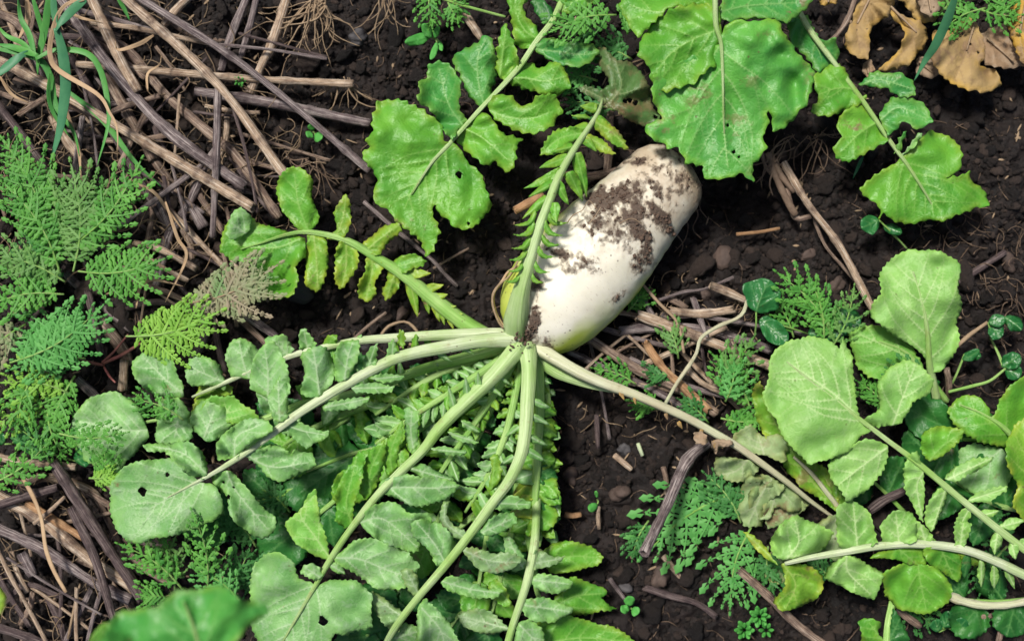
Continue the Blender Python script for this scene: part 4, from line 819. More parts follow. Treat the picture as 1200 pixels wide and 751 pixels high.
# L2: main stalk to the round leaf on the left
rL2 = [(606, 398, .085, 10.0), (592, 398, .090, 8.4), (560, 400, .098, 7.7), (525, 406, .105, 7.2), (488, 413, .110, 6.7), (456, 423, .114, 6.2), (404, 451, .120, 5.5), (352, 483, .122, 4.8), (320, 507, .121, 4.2), (290, 529, .118, 3.5), (262, 547, .114, 2.8), (245, 557, .11, 2.3), (222, 569, .105, 1.6), (196, 583, .098, 0.9)]
leaf(rL2, 'stem_w', UG, [
 ('a', '728,235 752,275 750,315 735,335 700,350 670,372 620,385 560,402 510,400 470,417 420,405 395,380 375,340 365,285 368,235 388,195 420,165 470,145 520,135 570,132 620,150 655,190 672,210', '706,205 640,232 580,262 500,308', 0, -.014, UG, {'cup': -.03, 'big': True, 'ruf': .006, 'nsec': 6, 'holes': [(167, 576, 5), (196, 556, 2.5)]}),
 ('a', '690,205 640,190 560,120 500,115 480,92 520,80 600,78 650,85 690,120 702,170', '700,190 620,120 520,95', .004, .008, UG, {'ruf': .01, 'puck': .007}),
 ('a', '712,190 740,170 775,180 830,230 870,285 925,325 925,378 890,408 850,395 800,360 775,320 765,260 720,220', '765,180 800,250 900,370', 0, -.02, UG, {'ruf': .008, 'holes': [(268, 582, 2.5), (274, 571, 1.6), (262, 565, 1.6)]}),
 ('a', '800,140 830,110 880,100 925,90 985,115 b:130,100 b:190,125 b:202,158 b:160,185 b:120,202 b:80,215 b:40,200 b:10,165 b:-50,120', '845,105 b:-20,130 b:60,165 b:170,150', 0, -.014, UG, {'ruf': .006}),
 ('a', '735,140 730,80 780,30 850,0 900,10 925,40 860,80 790,130', '790,130 800,60 880,20', 0, .008, UG, {'ruf': .008, 'puck': .007}),
 ('b', '60,-10 130,10 200,35 250,45 245,62 200,80 170,102 120,60 60,30', '60,5 150,40 230,55', 0, -.010, UG, {'sp': 2.8}),
 ('6', '150,640 165,560 150,510 190,478 240,480 268,545 262,600 230,640 200,655', '215,640 205,560 195,495', .006, .012, UG, {'ruf': .004}),
 ('6', '268,595 268,500 290,460 345,458 350,480 345,525 310,590', '300,590 310,520 325,470', .006, .016, UG),
 ('6', '60,730 40,650 80,580 105,600 110,680 100,730', '80,730 75,600', .006, .012, UG, {'nsec': 3}),
 ('6', '-20,620 -10,520 20,480 60,460 105,540 112,640 60,660', '40,650 40,560 30,490', 0, .012, UG, {'nsec': 4}),
 ('6', '362,560 365,525 385,485 412,472 405,545', '380,550 402,480', 0, .012, UG, {'nsec': 2, 'sp': 2.6}),
 ('6', '440,520 445,485 455,460 470,455 475,500', '460,510 465,460', 0, .010, UG, {'nsec': 1, 'sp': 2.6}),
 ('6', '480,470 480,440 490,420 505,445 500,485', '490,470 490,428', 0, .006, FU, {'nsec': 1, 'sp': 2.6}),
 ('6', '525,485 530,450 545,435 552,470', '540,480 543,440', 0, .006, FU, {'nsec': 0, 'sp': 2.6}),
 ('6', '385,585 440,568 500,575 495,590 430,600', '390,590 490,580', 0, -.012, UG, {'nsec': 2, 'sp': 2.6}),
 ('6', '320,615 370,600 465,612 455,630 400,640 340,635', '325,620 460,618', 0, -.012, UG, {'nsec': 2, 'sp': 2.6}),
 ('6', '225,680 260,665 385,650 375,670 310,695 240,700', '235,685 380,655', 0, -.012, UG, {'nsec': 3, 'sp': 2.6}),
 ('T', (512, 412), (530, 424), 8, 0, -.012), ('T', (540, 406), (556, 416), 7, 0, -.01)], radish)
# L5: stalk to the lower left leaf
rL5 = [(610, 404, .085, 12.0), (600, 416, .092, 10.1), (577, 442, .102, 8.8), (545, 472, .110, 7.6), (515, 502, .115, 6.5), (495, 528, .118, 5.6), (465, 557, .120, 4.9), (439, 584, .121, 4.4), (405, 628, .121, 3.7), (380, 667, .119, 3.2), (370, 685, .117, 2.6), (356, 709, .113, 1.9), (331, 752, .105, 1.1)]
leaf(rL5, 'stem', UG, [
 ('b', '205,560 190,545 150,540 120,480 70,448 20,470 -10,500 -20,560 -25,640 -15,720 20,790 100,830 200,820 240,770 270,728 300,732 390,702 385,650 395,592 330,545 235,548', '208,550 160,630 90,751 60,810', 0, -.016, ('under', 'under_g'), {'cup': -.03, 'big': True, 'ruf': .006, 'nsec': 6, 'holes': [(378, 727, 5.5)]}),
 ('b', '255,482 245,478 190,460 130,420 98,355 125,325 150,300 175,260 200,238 215,330 240,420', '255,478 200,400 150,320 195,260', 0, .012, ('under_g', 'under'), {'ruf': .004, 'nsec': 4}),
 ('b', '330,352 300,372 265,345 270,300 268,255 290,195 320,150 350,108 368,135 355,220 330,300', '322,350 305,280 340,130', 0, .014, FU, {'ruf': .004}),
 ('b', '398,245 372,278 348,245 355,180 385,110 430,75 440,120 420,190', '385,250 385,180 425,90', 0, .014, FU, {'ruf': .004}),
 ('b', '472,175 440,188 430,140 440,80 470,40 497,5 492,70', '458,175 455,110 490,20', 0, .014, FU),
 ('b', '545,95 520,112 505,60 500,5 505,-40 550,-20 545,50', '530,100 522,40 525,-20', 0, .012, UG),
 ('b', '268,465 330,412 400,405 480,430 548,490 520,560 440,582 370,550 310,512 272,490', '275,470 350,475 440,510 530,540', 0, -.014, UG, {'ruf': .008}),
 ('b', '345,345 400,290 480,283 510,320 582,325 590,350 560,370 545,450 480,440 400,402 360,368', '350,350 430,340 540,430', 0, -.014, UG, {'ruf': .007}),
 ('b', '415,240 420,205 500,188 560,200 640,200 688,225 640,272 550,300 480,272', '430,235 520,232 600,235 670,230', 0, -.012, UG, {'ruf': .005}),
 ('b', '515,172 560,148 620,185 672,210 600,225 550,200', '525,170 660,208', 0, -.012, UG),
 ('b', '585,100 640,95 715,110 700,125 640,122', '590,105 705,115', 0, -.010, UG, {'sp': 2.6, 'nsec': 1}),
 ('b', '645,45 690,50 752,80 730,85 680,75', '650,50 745,80', 0, -.010, UG, {'sp': 2.6, 'nsec': 1}),
 ('b', '690,5 720,10 755,50 730,45 700,30', '690,10 750,45', 0, -.010, UG, {'sp': 2.6, 'nsec': 0}),
 ('b', '150,520 160,495 200,490 228,530 200,545', '215,535 170,505', .004, .008, UG, {'nsec': 1}),
 ('b', '240,495 240,480 290,490 302,525 270,520', '245,490 295,520', .0, -.006, UG, {'nsec': 1}),
 ('T', (548, 466), (545, 440), 9, 0, .012), ('T', (560, 456), (560, 434), 8, 0, .012), ('T', (533, 480), (525, 452), 10, 0, .012), ('T', (572, 450), (590, 466), 8, 0, -.012), ('T', (583, 440), (600, 452), 7, 0, -.012)], radish)
# L6: stalk curving down to the bottom edge
rL6 = [(617, 404, .082, 11.0), (620, 430, .095, 8.8), (618, 470, .108, 7.9), (615, 510, .114, 7.2), (609, 537, .118, 6.7), (596, 564, .120, 6.2), (578, 588, .121, 5.6), (552, 624, .122, 5.1), (526, 657, .121, 4.8), (488, 702, .118, 4.2), (463, 735, .116, 3.9), (448, 762, .114, 3.5)]
leaf(rL6, 'stem', UG, [
 ('b', '775,275 830,262 880,262 925,280 922,300 870,308 800,305', '785,285 915,290', 0, -.012, UG, {'sp': 2.8, 'nsec': 2}),
 ('b', '755,385 780,345 830,322 872,320 878,350 840,380 800,398', '762,385 860,340', 0, -.012, UG),
 ('b', '695,440 740,430 800,460 850,450 880,460 902,480 870,510 800,525 745,505', '700,445 790,480 890,485', 0, -.012, ('spotted', 'under_g')),
 ('b', '620,550 660,525 740,560 800,572 835,580 800,608 720,602 650,582', '630,550 720,575 820,588', 0, -.012, UG),
 ('b', '690,412 650,390 618,340 628,282 652,280 640,320 668,360 715,385', '700,400 640,350 638,290', 0, .010, ('spotted', 'under_g'), {'ruf': .006}),
 ('b', '625,505 600,490 580,440 530,400 522,350 560,338 620,350 665,400 682,440 650,482', '640,490 600,420 545,355', 0, .008, ('under', 'spotted'), {'ruf': .006}),
 ('b', '560,600 520,590 495,540 488,510 515,505 545,530 552,575', '548,590 510,520', 0, .010, ('spotted', 'under_g')),
 ('b', '545,640 570,605 620,650 665,710 690,770 600,800 540,770', '560,640 620,710 640,780', 0, -.014, ('under', 'spotted'), {'ruf': .007}),
 ('b', '500,660 450,620 400,580 385,600 400,650 440,700 480,720', '495,670 410,610', -.01, -.01, ('spotted', 'under_g'), {'ruf': .008}),
 ('b', '440,740 500,690 540,700 560,760 500,800 430,790', '470,740 540,720', -.008, -.02, UG),
 ('b', '780,250 795,180 790,130 815,120 830,180 815,230', '795,240 805,135', -.008, .0, FU, {'nsec': 2}),
 ('T', (626, 470), (646, 478), 9, 0, -.012), ('T', (625, 488), (645, 498), 9, 0, -.012), ('T', (622, 512), (642, 522), 10, 0, -.012), ('T', (618, 528), (640, 540), 11, 0, -.012), ('T', (608, 500), (592, 512), 8, 0, -.01), ('T', (602, 535), (586, 545), 9, 0, -.01)], radish)
# L7: toothed green leaf running down behind L6
rL7 = [(628, 405, .062, 7), (631, 440, .066, 6.5), (632, 480, .068, 6), (630, 520, .068, 5.4), (628, 560, .066, 5), (626, 600, .062, 4), (624, 625, .06, 2.5)]
lob = []
for k in range(15):
    y = 432+k*12+random.uniform(-5, 5); ln = random.uniform(9, 17)+k*.9; wd = 12+k*1.1
    lob.append(('L' if k > 4 else 'T', (629, y), (634+ln, y+random.uniform(2, 18)), wd, 0, random.uniform(-.022, .008), random.choice([FU, FU, UG, DK]), {'tooth': (8, 2.2), 'bend': random.uniform(-.4, .2)}))
    lob.append(('T', (626, y+4), (618-ln*.9, y+14+random.uniform(-4, 6)), wd+3, 0, random.uniform(-.012, .006), random.choice([FU, UG, FU, YU])))
leaf(rL7, 'stem_g', FU, lob+[('c', '60,360 30,340 20,300 60,265 100,262 140,290 160,320 150,355 110,380', '80,300 80,370', .0, .0, FU), ('c', '95,330 60,340 45,390 70,400', '90,340 60,390', .004, .01, YU)], radish)
# L8: short stalk at the bottom with leaves below it
rL8 = [(630, 560, .05, 4), (628, 615, .075, 4.6), (626, 640, .082, 5), (620, 672, .086, 5), (612, 700, .088, 4.6), (600, 735, .09, 4.2), (592, 765, .09, 4)]
leaf(rL8, 'stem', UG, [
 ('c', '70,530 100,520 150,530 205,548 200,570 150,592 100,585 65,560', '75,545 190,558', 0, -.008, UG),
 ('c', '35,610 80,602 140,612 205,640 190,665 130,690 70,685 35,650', '45,630 190,650', 0, -.010, UG),
 ('c', '20,690 60,680 100,710 112,751 60,790 0,770', '30,700 90,760', 0, -.010, UG),
 ('c', '60,470 90,440 140,465 180,465 160,485 120,500 75,510', '70,490 165,472', 0, -.008, ('spotted', 'under_g')),
 ('c', '10,520 -20,470 -30,400 0,400 30,450 50,500', '40,510 -10,410', 0, .004, UG),
 ('c', '0,620 -30,560 -55,540 -80,560 -60,610 -20,640', '10,640 -60,565', 0, -.006, FU),
 ('c', '-10,710 -60,660 -120,640 -180,660 -160,700 -80,730', '-10,710 -160,670', -.02, -.03, ('spotted', 'under_g'))], radish)
# L9: flat lower leaves lying on the soil right of L8
rL9 = [(612, 600, .035, 4), (625, 660, .038, 3.6), (632, 700, .04, 3), (660, 735, .04, 2)]
leaf(rL9, 'stem_g', FU, [
 ('c', '95,470 130,430 180,412 230,420 270,430 305,462 300,480 280,500 210,518 130,522', '100,495 200,465 290,470', 0, -.008, ('fresh', 'under_g'), {'ruf': .004}),
 ('c', '120,650 150,600 170,560 205,530 240,545 270,555 310,575 318,595 300,610 335,628 358,636 310,650 280,660 200,668', '130,640 210,600 300,590', 0, -.008, ('fresh', 'under_g'), {'ruf': .006}),
 ('c', '60,760 90,690 180,665 260,680 350,710 412,751 360,800 150,800', '90,760 230,740 380,750', .004, -.004, ('fresh', 'under_g'), {'big': True, 'nsec': 5, 'ruf': .004}),
 ('R', (625, 660), (600, 690), 34, 0, -.01, DK)], radish)
# under layer: deeper leaves of the same fan, half hidden
def auto_leaf(rows, npair, wd, ln, mats, parent, stm='stem_g', **kw):
    r = cat_rom(rows, 3); lob = []
    for k in range(npair):
        i = int((.18+.78*k/npair)*(len(r)-1)); d = r[min(i+1, len(r)-1), :2]-r[i-1, :2]; a = math.atan2(d[1], d[0]); g = .35+.65*(k+1)/npair
        for sd in (-1, 1):
            L = ln*g*random.uniform(.8, 1.2); aa = a+sd*math.radians(random.uniform(45, 70)); b = (r[i, 0], r[i, 1])
            lob.append(('L' if g > .5 else 'T', b, (b[0]+L*math.cos(aa), b[1]+L*math.sin(aa)), wd*g*random.uniform(.85, 1.15), 0, random.uniform(-.01, .008), mats if isinstance(mats[0], str) else random.choice(mats)))
    d = r[-1, :2]-r[-8, :2]; d /= np.hypot(*d); lob.append(('R', tuple(r[-4, :2]), tuple(r[-1, :2]+d*ln*1.3), wd*1.7, 0, -.005, mats if isinstance(mats[0], str) else mats[0]))
    return leaf(rows, stm, mats if isinstance(mats[0], str) else mats[0], lob, parent, **kw)
MIXU = [FU, DK, UG, FU]
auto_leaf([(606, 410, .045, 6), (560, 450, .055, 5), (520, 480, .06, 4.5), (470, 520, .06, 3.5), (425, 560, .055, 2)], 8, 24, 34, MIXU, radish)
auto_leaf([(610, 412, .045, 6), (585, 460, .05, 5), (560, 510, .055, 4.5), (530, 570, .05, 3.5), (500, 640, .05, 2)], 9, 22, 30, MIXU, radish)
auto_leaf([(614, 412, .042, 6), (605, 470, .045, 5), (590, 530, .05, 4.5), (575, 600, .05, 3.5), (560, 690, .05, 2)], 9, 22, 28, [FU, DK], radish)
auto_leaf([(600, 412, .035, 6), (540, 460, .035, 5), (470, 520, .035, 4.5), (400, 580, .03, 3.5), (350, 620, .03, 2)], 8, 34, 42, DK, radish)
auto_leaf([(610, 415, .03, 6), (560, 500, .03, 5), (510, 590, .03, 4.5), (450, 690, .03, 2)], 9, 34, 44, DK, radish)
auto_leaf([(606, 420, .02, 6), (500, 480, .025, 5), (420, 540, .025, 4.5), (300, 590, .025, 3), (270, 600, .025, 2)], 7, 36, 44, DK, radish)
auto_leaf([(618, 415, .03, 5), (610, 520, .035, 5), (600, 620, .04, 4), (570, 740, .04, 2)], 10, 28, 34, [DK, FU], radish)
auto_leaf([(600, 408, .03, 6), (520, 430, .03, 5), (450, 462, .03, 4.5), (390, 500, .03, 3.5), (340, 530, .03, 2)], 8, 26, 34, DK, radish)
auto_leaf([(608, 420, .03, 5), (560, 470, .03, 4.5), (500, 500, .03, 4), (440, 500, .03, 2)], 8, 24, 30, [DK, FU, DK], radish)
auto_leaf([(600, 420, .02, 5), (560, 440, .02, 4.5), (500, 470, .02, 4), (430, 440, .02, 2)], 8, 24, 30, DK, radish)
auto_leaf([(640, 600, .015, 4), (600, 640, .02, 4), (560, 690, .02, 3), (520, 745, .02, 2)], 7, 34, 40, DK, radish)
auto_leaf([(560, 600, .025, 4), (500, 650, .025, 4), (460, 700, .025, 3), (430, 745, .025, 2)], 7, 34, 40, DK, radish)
leaf([(500, 520, .03, 3), (420, 530, .035, 2.5), (340, 560, .035, 1)], 'stem_g', DK, [('b', '90,220 130,190 160,110 220,80 300,70 350,110 340,160 300,260 250,330 180,330 110,290', '330,130 240,190 150,250', 0, 0, {'big': True, 'nsec': 5}),
  ('b', '0,-50 60,-80 140,-60 200,-20 180,40 100,50 20,20', '180,-20 40,-30', 0, .004, {'big': True})], radish)
# narrow frilly leaflets crowded on the younger stalks in the middle of the fan
def frill(rows, n, l0, l1, parent, mats, lean=55):
    r = cat_rom(rows, 2); lob = []
    for k in range(n):
        i = int((.10+.88*k/n)*(len(r)-1)); d = r[min(i+1, len(r)-1), :2]-r[i-1, :2]; a = math.atan2(d[1], d[0]); g = k/n
        for sd in (-1, 1):
            L = (l0+(l1-l0)*g)*random.uniform(.75, 1.2); aa = a+sd*math.radians(lean+random.uniform(-14, 14)); b = (r[i, 0], r[i, 1])
            lob.append(('L', b, (b[0]+L*math.cos(aa), b[1]+L*math.sin(aa)), 7+7*g+random.uniform(-1, 2), 0, random.uniform(-.012, .012), random.choice(mats), {'tooth': (5.5, 1.7), 'sp': 2.6, 'nsec': 0, 'bend': random.uniform(-.35, .35)}))
    leaf(rows, 'stem_g', FU, lob, parent)
frill([(604, 408, .06, 5), (570, 432, .07, 4.5), (530, 458, .075, 4), (480, 490, .075, 3), (440, 520, .07, 1.5)], 15, 16, 34, radish, [FU, UG, FU, UF])
frill([(608, 412, .06, 5), (590, 445, .075, 4.5), (560, 490, .08, 4), (525, 540, .08, 3), (500, 580, .075, 1.5)], 15, 15, 30, radish, [FU, UG, FU])
frill([(612, 412, .06, 5), (604, 460, .075, 4.5), (592, 510, .08, 4), (570, 560, .08, 3), (545, 600, .075, 1.5)], 14, 14, 28, radish, [FU, UG, UF])
frill([(600, 404, .05, 5), (560, 420, .056, 4), (500, 446, .058, 3.5), (440, 486, .055, 2)], 12, 14, 28, radish, [FU, UG, DK])
frill([(627, 412, .05, 5), (640, 460, .05, 4.5), (642, 520, .05, 4), (640, 590, .045, 3), (632, 640, .04, 1.5)], 16, 10, 26, radish, [FU, FU, DK, UG])
# K: stalk going to the lower right with small dry teeth and wilted blade
rK = [(612, 398, .068, 9.0), (628, 406, .078, 8.4), (650, 420, .084, 7.6), (676, 435, .086, 7.0), (704, 448, .086, 6.3), (740, 461, .084, 5.6), (773, 475, .081, 5.3), (808, 491, .077, 4.9), (835, 506, .073, 4.6), (861, 521, .069, 4.2), (890, 541, .065, 3.9), (920, 563, .058, 3.3), (950, 587, .046, 2.5), (985, 612, .034, 1.4)]
K_ = leaf(rK, 'stem_d', ('mottled', 'under_g'), [
 ('c', '690,135 680,165 690,195 735,215 780,215 820,190 835,160 800,140 740,128', '800,130 760,175 700,190', -.006, -.03, {'ruf': .01, 'puck': .008}),
 ('c', '800,195 768,240 760,285 762,322 785,368 842,362 852,300 900,260 922,235 870,200', '880,200 840,260 800,350', -.006, -.03, {'ruf': .01, 'puck': .008, 'holes': [(893, 567, 2.5)]}),
 ('c', '760,100 745,60 800,20 850,60 900,50 930,100 925,150 860,130', '850,120 830,60', 0, -.014, {'ruf': .01, 'puck': .008}),
 ('d', '20,190 80,200 150,240 200,290 150,320 90,300 60,340 10,330 -10,260', '60,180 80,260 60,330', -.01, -.03, {'ruf': .01, 'puck': .009}),
 ('d', '60,210 130,250 190,300 110,360 60,370 40,300', '120,230 110,300 80,350', -.02, -.035, ('mottled', 'mottled'), {'ruf': .01}),
 ('c', '880,330 921,320 960,360 940,420 880,440 850,500 855,540 905,560 960,530 960,450', '920,340 900,420 880,520', -.03, -.04, ('mottled', 'mottled'), {'ruf': .01})], radish)
rK2 = [(622, 408, .060, 8), (650, 434, .066, 7), (690, 450, .07, 4.5), (730, 460, .074, 2)]
leaf(rK2, 'stem', FU, [], radish)
for (x, y), m in zip([(727, 455), (744, 462), (780, 480), (795, 490), (822, 499), (846, 513), (838, 512)], ['dead']*7):
    b = (x, y+4); leaf(rK, None, (m, m), [('T', b, (b[0]+random.uniform(-3, 5), b[1]+random.uniform(7, 11)), 5, .004, .002, {'sp': 2.2})], K_, tooth=(30, .1))
leaf(rK, None, ('deadgrey', 'dead'), [('c', '612,50 640,45 660,65 655,88 620,85', '640,50 635,82', .006, .012, {'ruf': .008, 'sp': 2.4}), ('c', '675,75 700,70 745,78 740,95 700,98 690,120 676,100', '690,75 735,85', .006, .01, {'ruf': .008, 'sp': 2.4})], K_)
# crown soil
qx = rng.normal(611, 9, 90); qy = rng.normal(390, 11, 90); qz = rng.uniform(.088, .106, 90)
qq = PA(qx, qy, qz); cs = link('clinging_soil', lumps('crown_soil', qq[:, 0], qq[:, 1], qq[:, 2], rng.uniform(.0006, .0022, 90), 1), 'soilpatch', radish); cs['kind'] = 'stuff'

# N: blurred leaves close to the lens
N1 = newleaf('out of focus green leaf close to the camera at the bottom left', (230, 720), group='blurred foreground leaves')
rN = [(250, 800, .46, 3), (235, 760, .47, 2.4), (225, 730, .475, 1.4), (215, 705, .47, .7)]
leaf(rN, 'stem', BU, [('p', '110,770 138,718 185,710 205,692 240,688 262,688 285,702 302,704 316,714 292,735 262,772 240,800', '235,775 228,740 215,705', 0, 0, {'big': True, 'ruf': .012}),], N1)
N2 = newleaf('blurred yellow green leaf tip at the bottom edge, left of the larger blurred leaf', (130, 745), group='blurred foreground leaves')
leaf([(140, 790, .44, 2), (135, 760, .44, 1.4), (130, 740, .44, .6)], 'stem', YU, [('p', '98,790 108,745 122,730 140,728 158,738 168,752 172,780', '136,775 132,738', 0, 0, {'ruf': .008})], N2)
N3 = newleaf('small blurred yellow green leaf tip poking in at the left edge near the bottom', (0, 705), group='blurred foreground leaves')
leaf([(-40, 715, .44, 2), (-15, 710, .44, 1)], 'stem', YU, [('p', '-40,680 -10,688 4,694 9,704 0,718 -40,735', '-35,712 4,702', 0, 0)], N3)
# ================================================================ STRAW LITTER
def ss(label, pts, z, wd, mat, reg='1', **k): return stalk(label, pts, z, wd, mat, reg, **k)
ss('long pale tan stalk running from the top edge down right, topmost of the straw', '405,-20 650,200 790,350 924,540 980,610', (.060, .050), 13, 'tan', ends='ragged')
ss('long thin dark purple stalk crossing from the top edge to beside the big lobed leaf', '455,-15 720,150 924,300 1249,578', (.062, .035), 10, 'purple')
ss('thick stalk from the top left corner with a split shredded end in mid straw', '200,-15 330,170 450,320 600,470 822,628', (.052, .036), 15, 'purple', ends='ragged')
ss('short straight tan stalk beside the grass tuft, pointing down to the thick shredded stalk', '305,-15 400,190 468,310', (.044, .046), 14, 'tan')
ss('orange tan stalk from the left edge, passing behind the grass down to a ragged tip', '-20,200 180,300 400,430 620,560 850,700', (.040, .045), 14, 'tan', ends='ragged')
ss('brown stalk beneath the others, slanting from near the top to mid straw', '380,130 460,200 560,320 720,460 800,530 945,735', (.024, .020), 13, 'brown')
ss('level tan stalk with an open end, cut off above the purple stalk in mid picture', '260,218 640,250 900,270 1195,285', (.030, .028), 10, 'tan')
ss('broad grey purple stalk lying level under the long thin dark stalk', '662,310 924,350 1250,418', (.022, .018), 13, 'purple')
ss('upright grey stalk standing alone down the middle of the straw', '738,288 732,540 722,751 720,800', (.052, .030), 10, 'purple')
ss('dark purple stalk at the left edge, running down behind the feathery leaves', '-15,345 90,480 200,640', (.030, .022), 11, 'darkst')
ss('short grey splinter of stalk standing above the feathery leaf tips', '280,395 262,520 245,650', (.034, .028), 8, 'purple')
ss('tan stub slanting under the two long stalks at the top edge', '650,-20 600,30 555,85', (.030, .028), 11, 'tan')
ss('thin level tan stalk at the top, behind the long pale stalk', '310,78 450,95 620,130 722,150', (.034, .03), 6, 'tan')
ss('very thin grey twig pointing right, ending above the open-ended level stalk', '715,150 830,160 924,170 1105,200', (.042, .034), 4, 'purple')
ss('dark stalk hanging from the top edge, left of the pair near the root tangle', '838,-15 780,130 748,240', (.022, .018), 11, 'purple')
ss('narrow grey stalk hanging from the top edge, right of its darker twin', '870,-15 845,90 815,195', (.028, .022), 9, 'purple')
ss('tan stalk slanting down from the top edge beside the root tangle', '975,-20 924,140 890,210 845,315', (.026, .022), 13, 'tan')
ss('brown stalk under the grass and the shredded stalk', '350,245 400,330 470,450 520,540', (.020, .016), 14, 'brown')
ss('reddish brown stalk half buried under the crossing of the ragged tips', '500,510 620,680 660,740', (.012, .012), 12, 'brown')
ss('weathered stalk leaning down left below the upright grey one', '740,500 690,580 640,690 600,751 570,800 530,965', (.018, .016), 13, 'purple')
ss('long dark purple stalk under the grass tuft, sloping down to the feathery plant', '240,190 330,350 420,520 490,640 570,770', (.024, .018), 11, 'darkst')
ss('tan stub left of the grass blades, between the dark stalks', '175,395 230,480 305,575', (.020, .016), 13, 'tan')
ss('faded tan stalk nearly buried along the left edge above the feathery plant', '-15,40 60,80 150,170 215,250', (.026, .018), 12, 'brown')
ss('thin brown stalk from the left corner passing below the grass blades', '-15,310 100,350 230,360 350,420', (.012, .012), 6, 'brown')
ss('narrow grey stalk parallel to and right of the reddish stalk', '560,700 620,760 680,830', (.012, .010), 10, 'purple')
ss('pale frayed stalk with shredded end pointing at the pinkish feathery leaf', '460,130 540,150 625,195 660,215', (.040, .032), 9, 'tan', '5', ends='ragged')
ss('grey stalk sloping down right below the yellowing leaf', '735,290 830,370 935,445', (.026, .020), 12, 'purple', '5')
ss('thin brown stalk between the feathery fronds and the pinkish leaf', '410,252 520,280 650,335', (.018, .020), 8, 'brown', '5')
ss('wide dull stalk standing below the pinkish feathery leaf', '705,330 690,440 655,520', (.016, .012), 14, 'purple', '5')
ss('brown stub lying under the yellowish feathery leaf', '325,380 410,480 440,540', (.014, .012), 15, 'brown', '5')
ss('grey stub beside the lower feathery fronds, left of the pale leaf', '262,590 300,625 335,660', (.014, .010), 13, 'purple', '5')
ss('short tan stub standing just above the large pale leaf at left', '422,525 415,625', (.018, .014), 12, 'tan', '5')
ss('dark brown stem rising through the middle of the feathery plant', '298,290 320,400 345,510', (.030, .020), 10, 'darkst', '5')
ss('short grey stub poking down between the frayed stalk and the grey ones', '530,-20 555,30 575,85', (.022, .02), 9, 'purple', '5')
ss('short thick grey stub left of the yellowing leaf', '650,10 690,75', (.026, .022), 14, 'purple', '5')
ss('dark stalk running level through the shade under the yellowing leaf', '300,420 420,350 560,330 700,370', (.008, .008), 10, 'darkst', '5')
# lower left pile
ss('thick dark stalk with a jointed knee, lying on top of the lower left pile', '180,150 270,290 380,460 480,610', (.050, .038), 16, 'darkst', 'a')
ss('narrow dark stalk crossing under the jointed one in the lower left pile', '240,300 320,470 385,680', (.046, .050), 12, 'darkst', 'a')
ss('long straw coloured stalk slanting down right through the lower left pile', '-20,255 150,350 310,480 500,600', (.030, .026), 15, 'tan', 'a')
ss('short golden stalk between the jointed dark stalk and the left edge', '90,285 180,340 285,405', (.034, .026), 11, 'orange', 'a')
ss('long grey tan stalk slanting down right below the straw coloured one', '-20,365 140,440 330,560 440,612', (.028, .024), 14, 'purple', 'a')
ss('dark level stalk at the left edge ending at the jointed stalk', '-20,297 90,262 195,232', (.040, .042), 12, 'darkst', 'a')
ss('tan stalk lying level above the jointed stalk at the left edge', '-20,128 80,150 160,155 255,165', (.036, .034), 10, 'tan', 'a')
ss('thin short twig between the dark level stalk and the golden one', '115,355 160,320 218,265', (.042, .046), 5, 'tan', 'a')
ss('curling ribbon of dry grass hanging over the lower left pile', '70,190 110,260 140,340 155,440 185,520 222,585', (.056, .056), 5, 'drygrass', 'a', flat=.3, name='dry_grass_blade', cat='dry grass')
ss('slender tan twig running down to the bottom edge at the left', '-10,440 40,540 80,610 155,751', (.026, .028), 5, 'tan', 'a')
ss('short tan stub standing below the grey tan stalk at the left edge', '38,450 60,520 92,585', (.020, .016), 8, 'tan', 'a')
ss('thick pale grey stub end among the dark soil at lower left', '75,455 92,490 112,528', (.020, .022), 15, 'purple', 'a')
ss('thin grey twig near the bottom edge, left of the blurred leaf', '345,570 320,650 296,751', (.022, .022), 5, 'purple', 'a')
ss('dark stalk cutting across the bottom left corner', '-20,700 60,725 170,765', (.024, .022), 12, 'darkst', 'a')
ss('brown stalk lying under the knee of the jointed stalk', '400,430 470,490 580,560', (.016, .014), 12, 'brown', 'a')
ss('brown stalk passing behind the jointed stalk towards the green leaves', '330,270 400,420 440,520 520,640', (.018, .016), 8, 'brown', 'a')
ss('faint tan stalk at the left edge just above the dark level stalk', '90,215 170,200 300,240 350,300', (.014, .014), 12, 'tan', 'a')
ss('short dark stub near the left edge of the lower pile', '-20,520 20,530 45,560', (.014, .012), 10, 'darkst', 'a')
# straw below the radish
ss('long brown stalk emerging from under the radish crown, lowest of its bundle', '190,495 330,560 480,630 650,722', (.022, .020), 9, 'purple', '7')
ss('brown stalk from under the green shoulder of the radish, middle of its bundle', '262,452 430,560 560,620 690,705', (.030, .026), 13, 'brown', '7')
ss('thin grey brown stalk next to the middle bundle stalk below the radish', '400,520 560,600 740,655', (.022, .018), 8, 'purple', '7')
ss('broad pale split stalk right of the radish, with splintered left end', '435,375 600,435 740,490 875,545', (.034, .028), 14, 'tan', '7', flat=.5, ends='ragged')
ss('flat grey strip of bark above the broad split stalk', '375,425 480,415 640,420 800,465 870,490', (.026, .020), 13, 'purple', '7', flat=.4, ends='ragged')
ss('short split piece of pale straw right of the radish, pointing right', '540,360 640,368 742,355', (.034, .032), 12, 'tan', '7', flat=.5, ends='ragged')
ss('short tan stub near the lone round leaf, right of the radish', '672,272 730,295 795,325', (.036, .030), 11, 'tan', '7')
ss('reddish knobbly stalk stub pointing up at the radish from the bundle', '455,470 480,510 520,560 590,625 660,690', (.036, .034), 11, 'orange', '7', ends='ragged')
ss('thin tan stalk at the right of the bundle below the radish', '590,550 640,600 720,640 805,682', (.032, .026), 7, 'tan', '7')
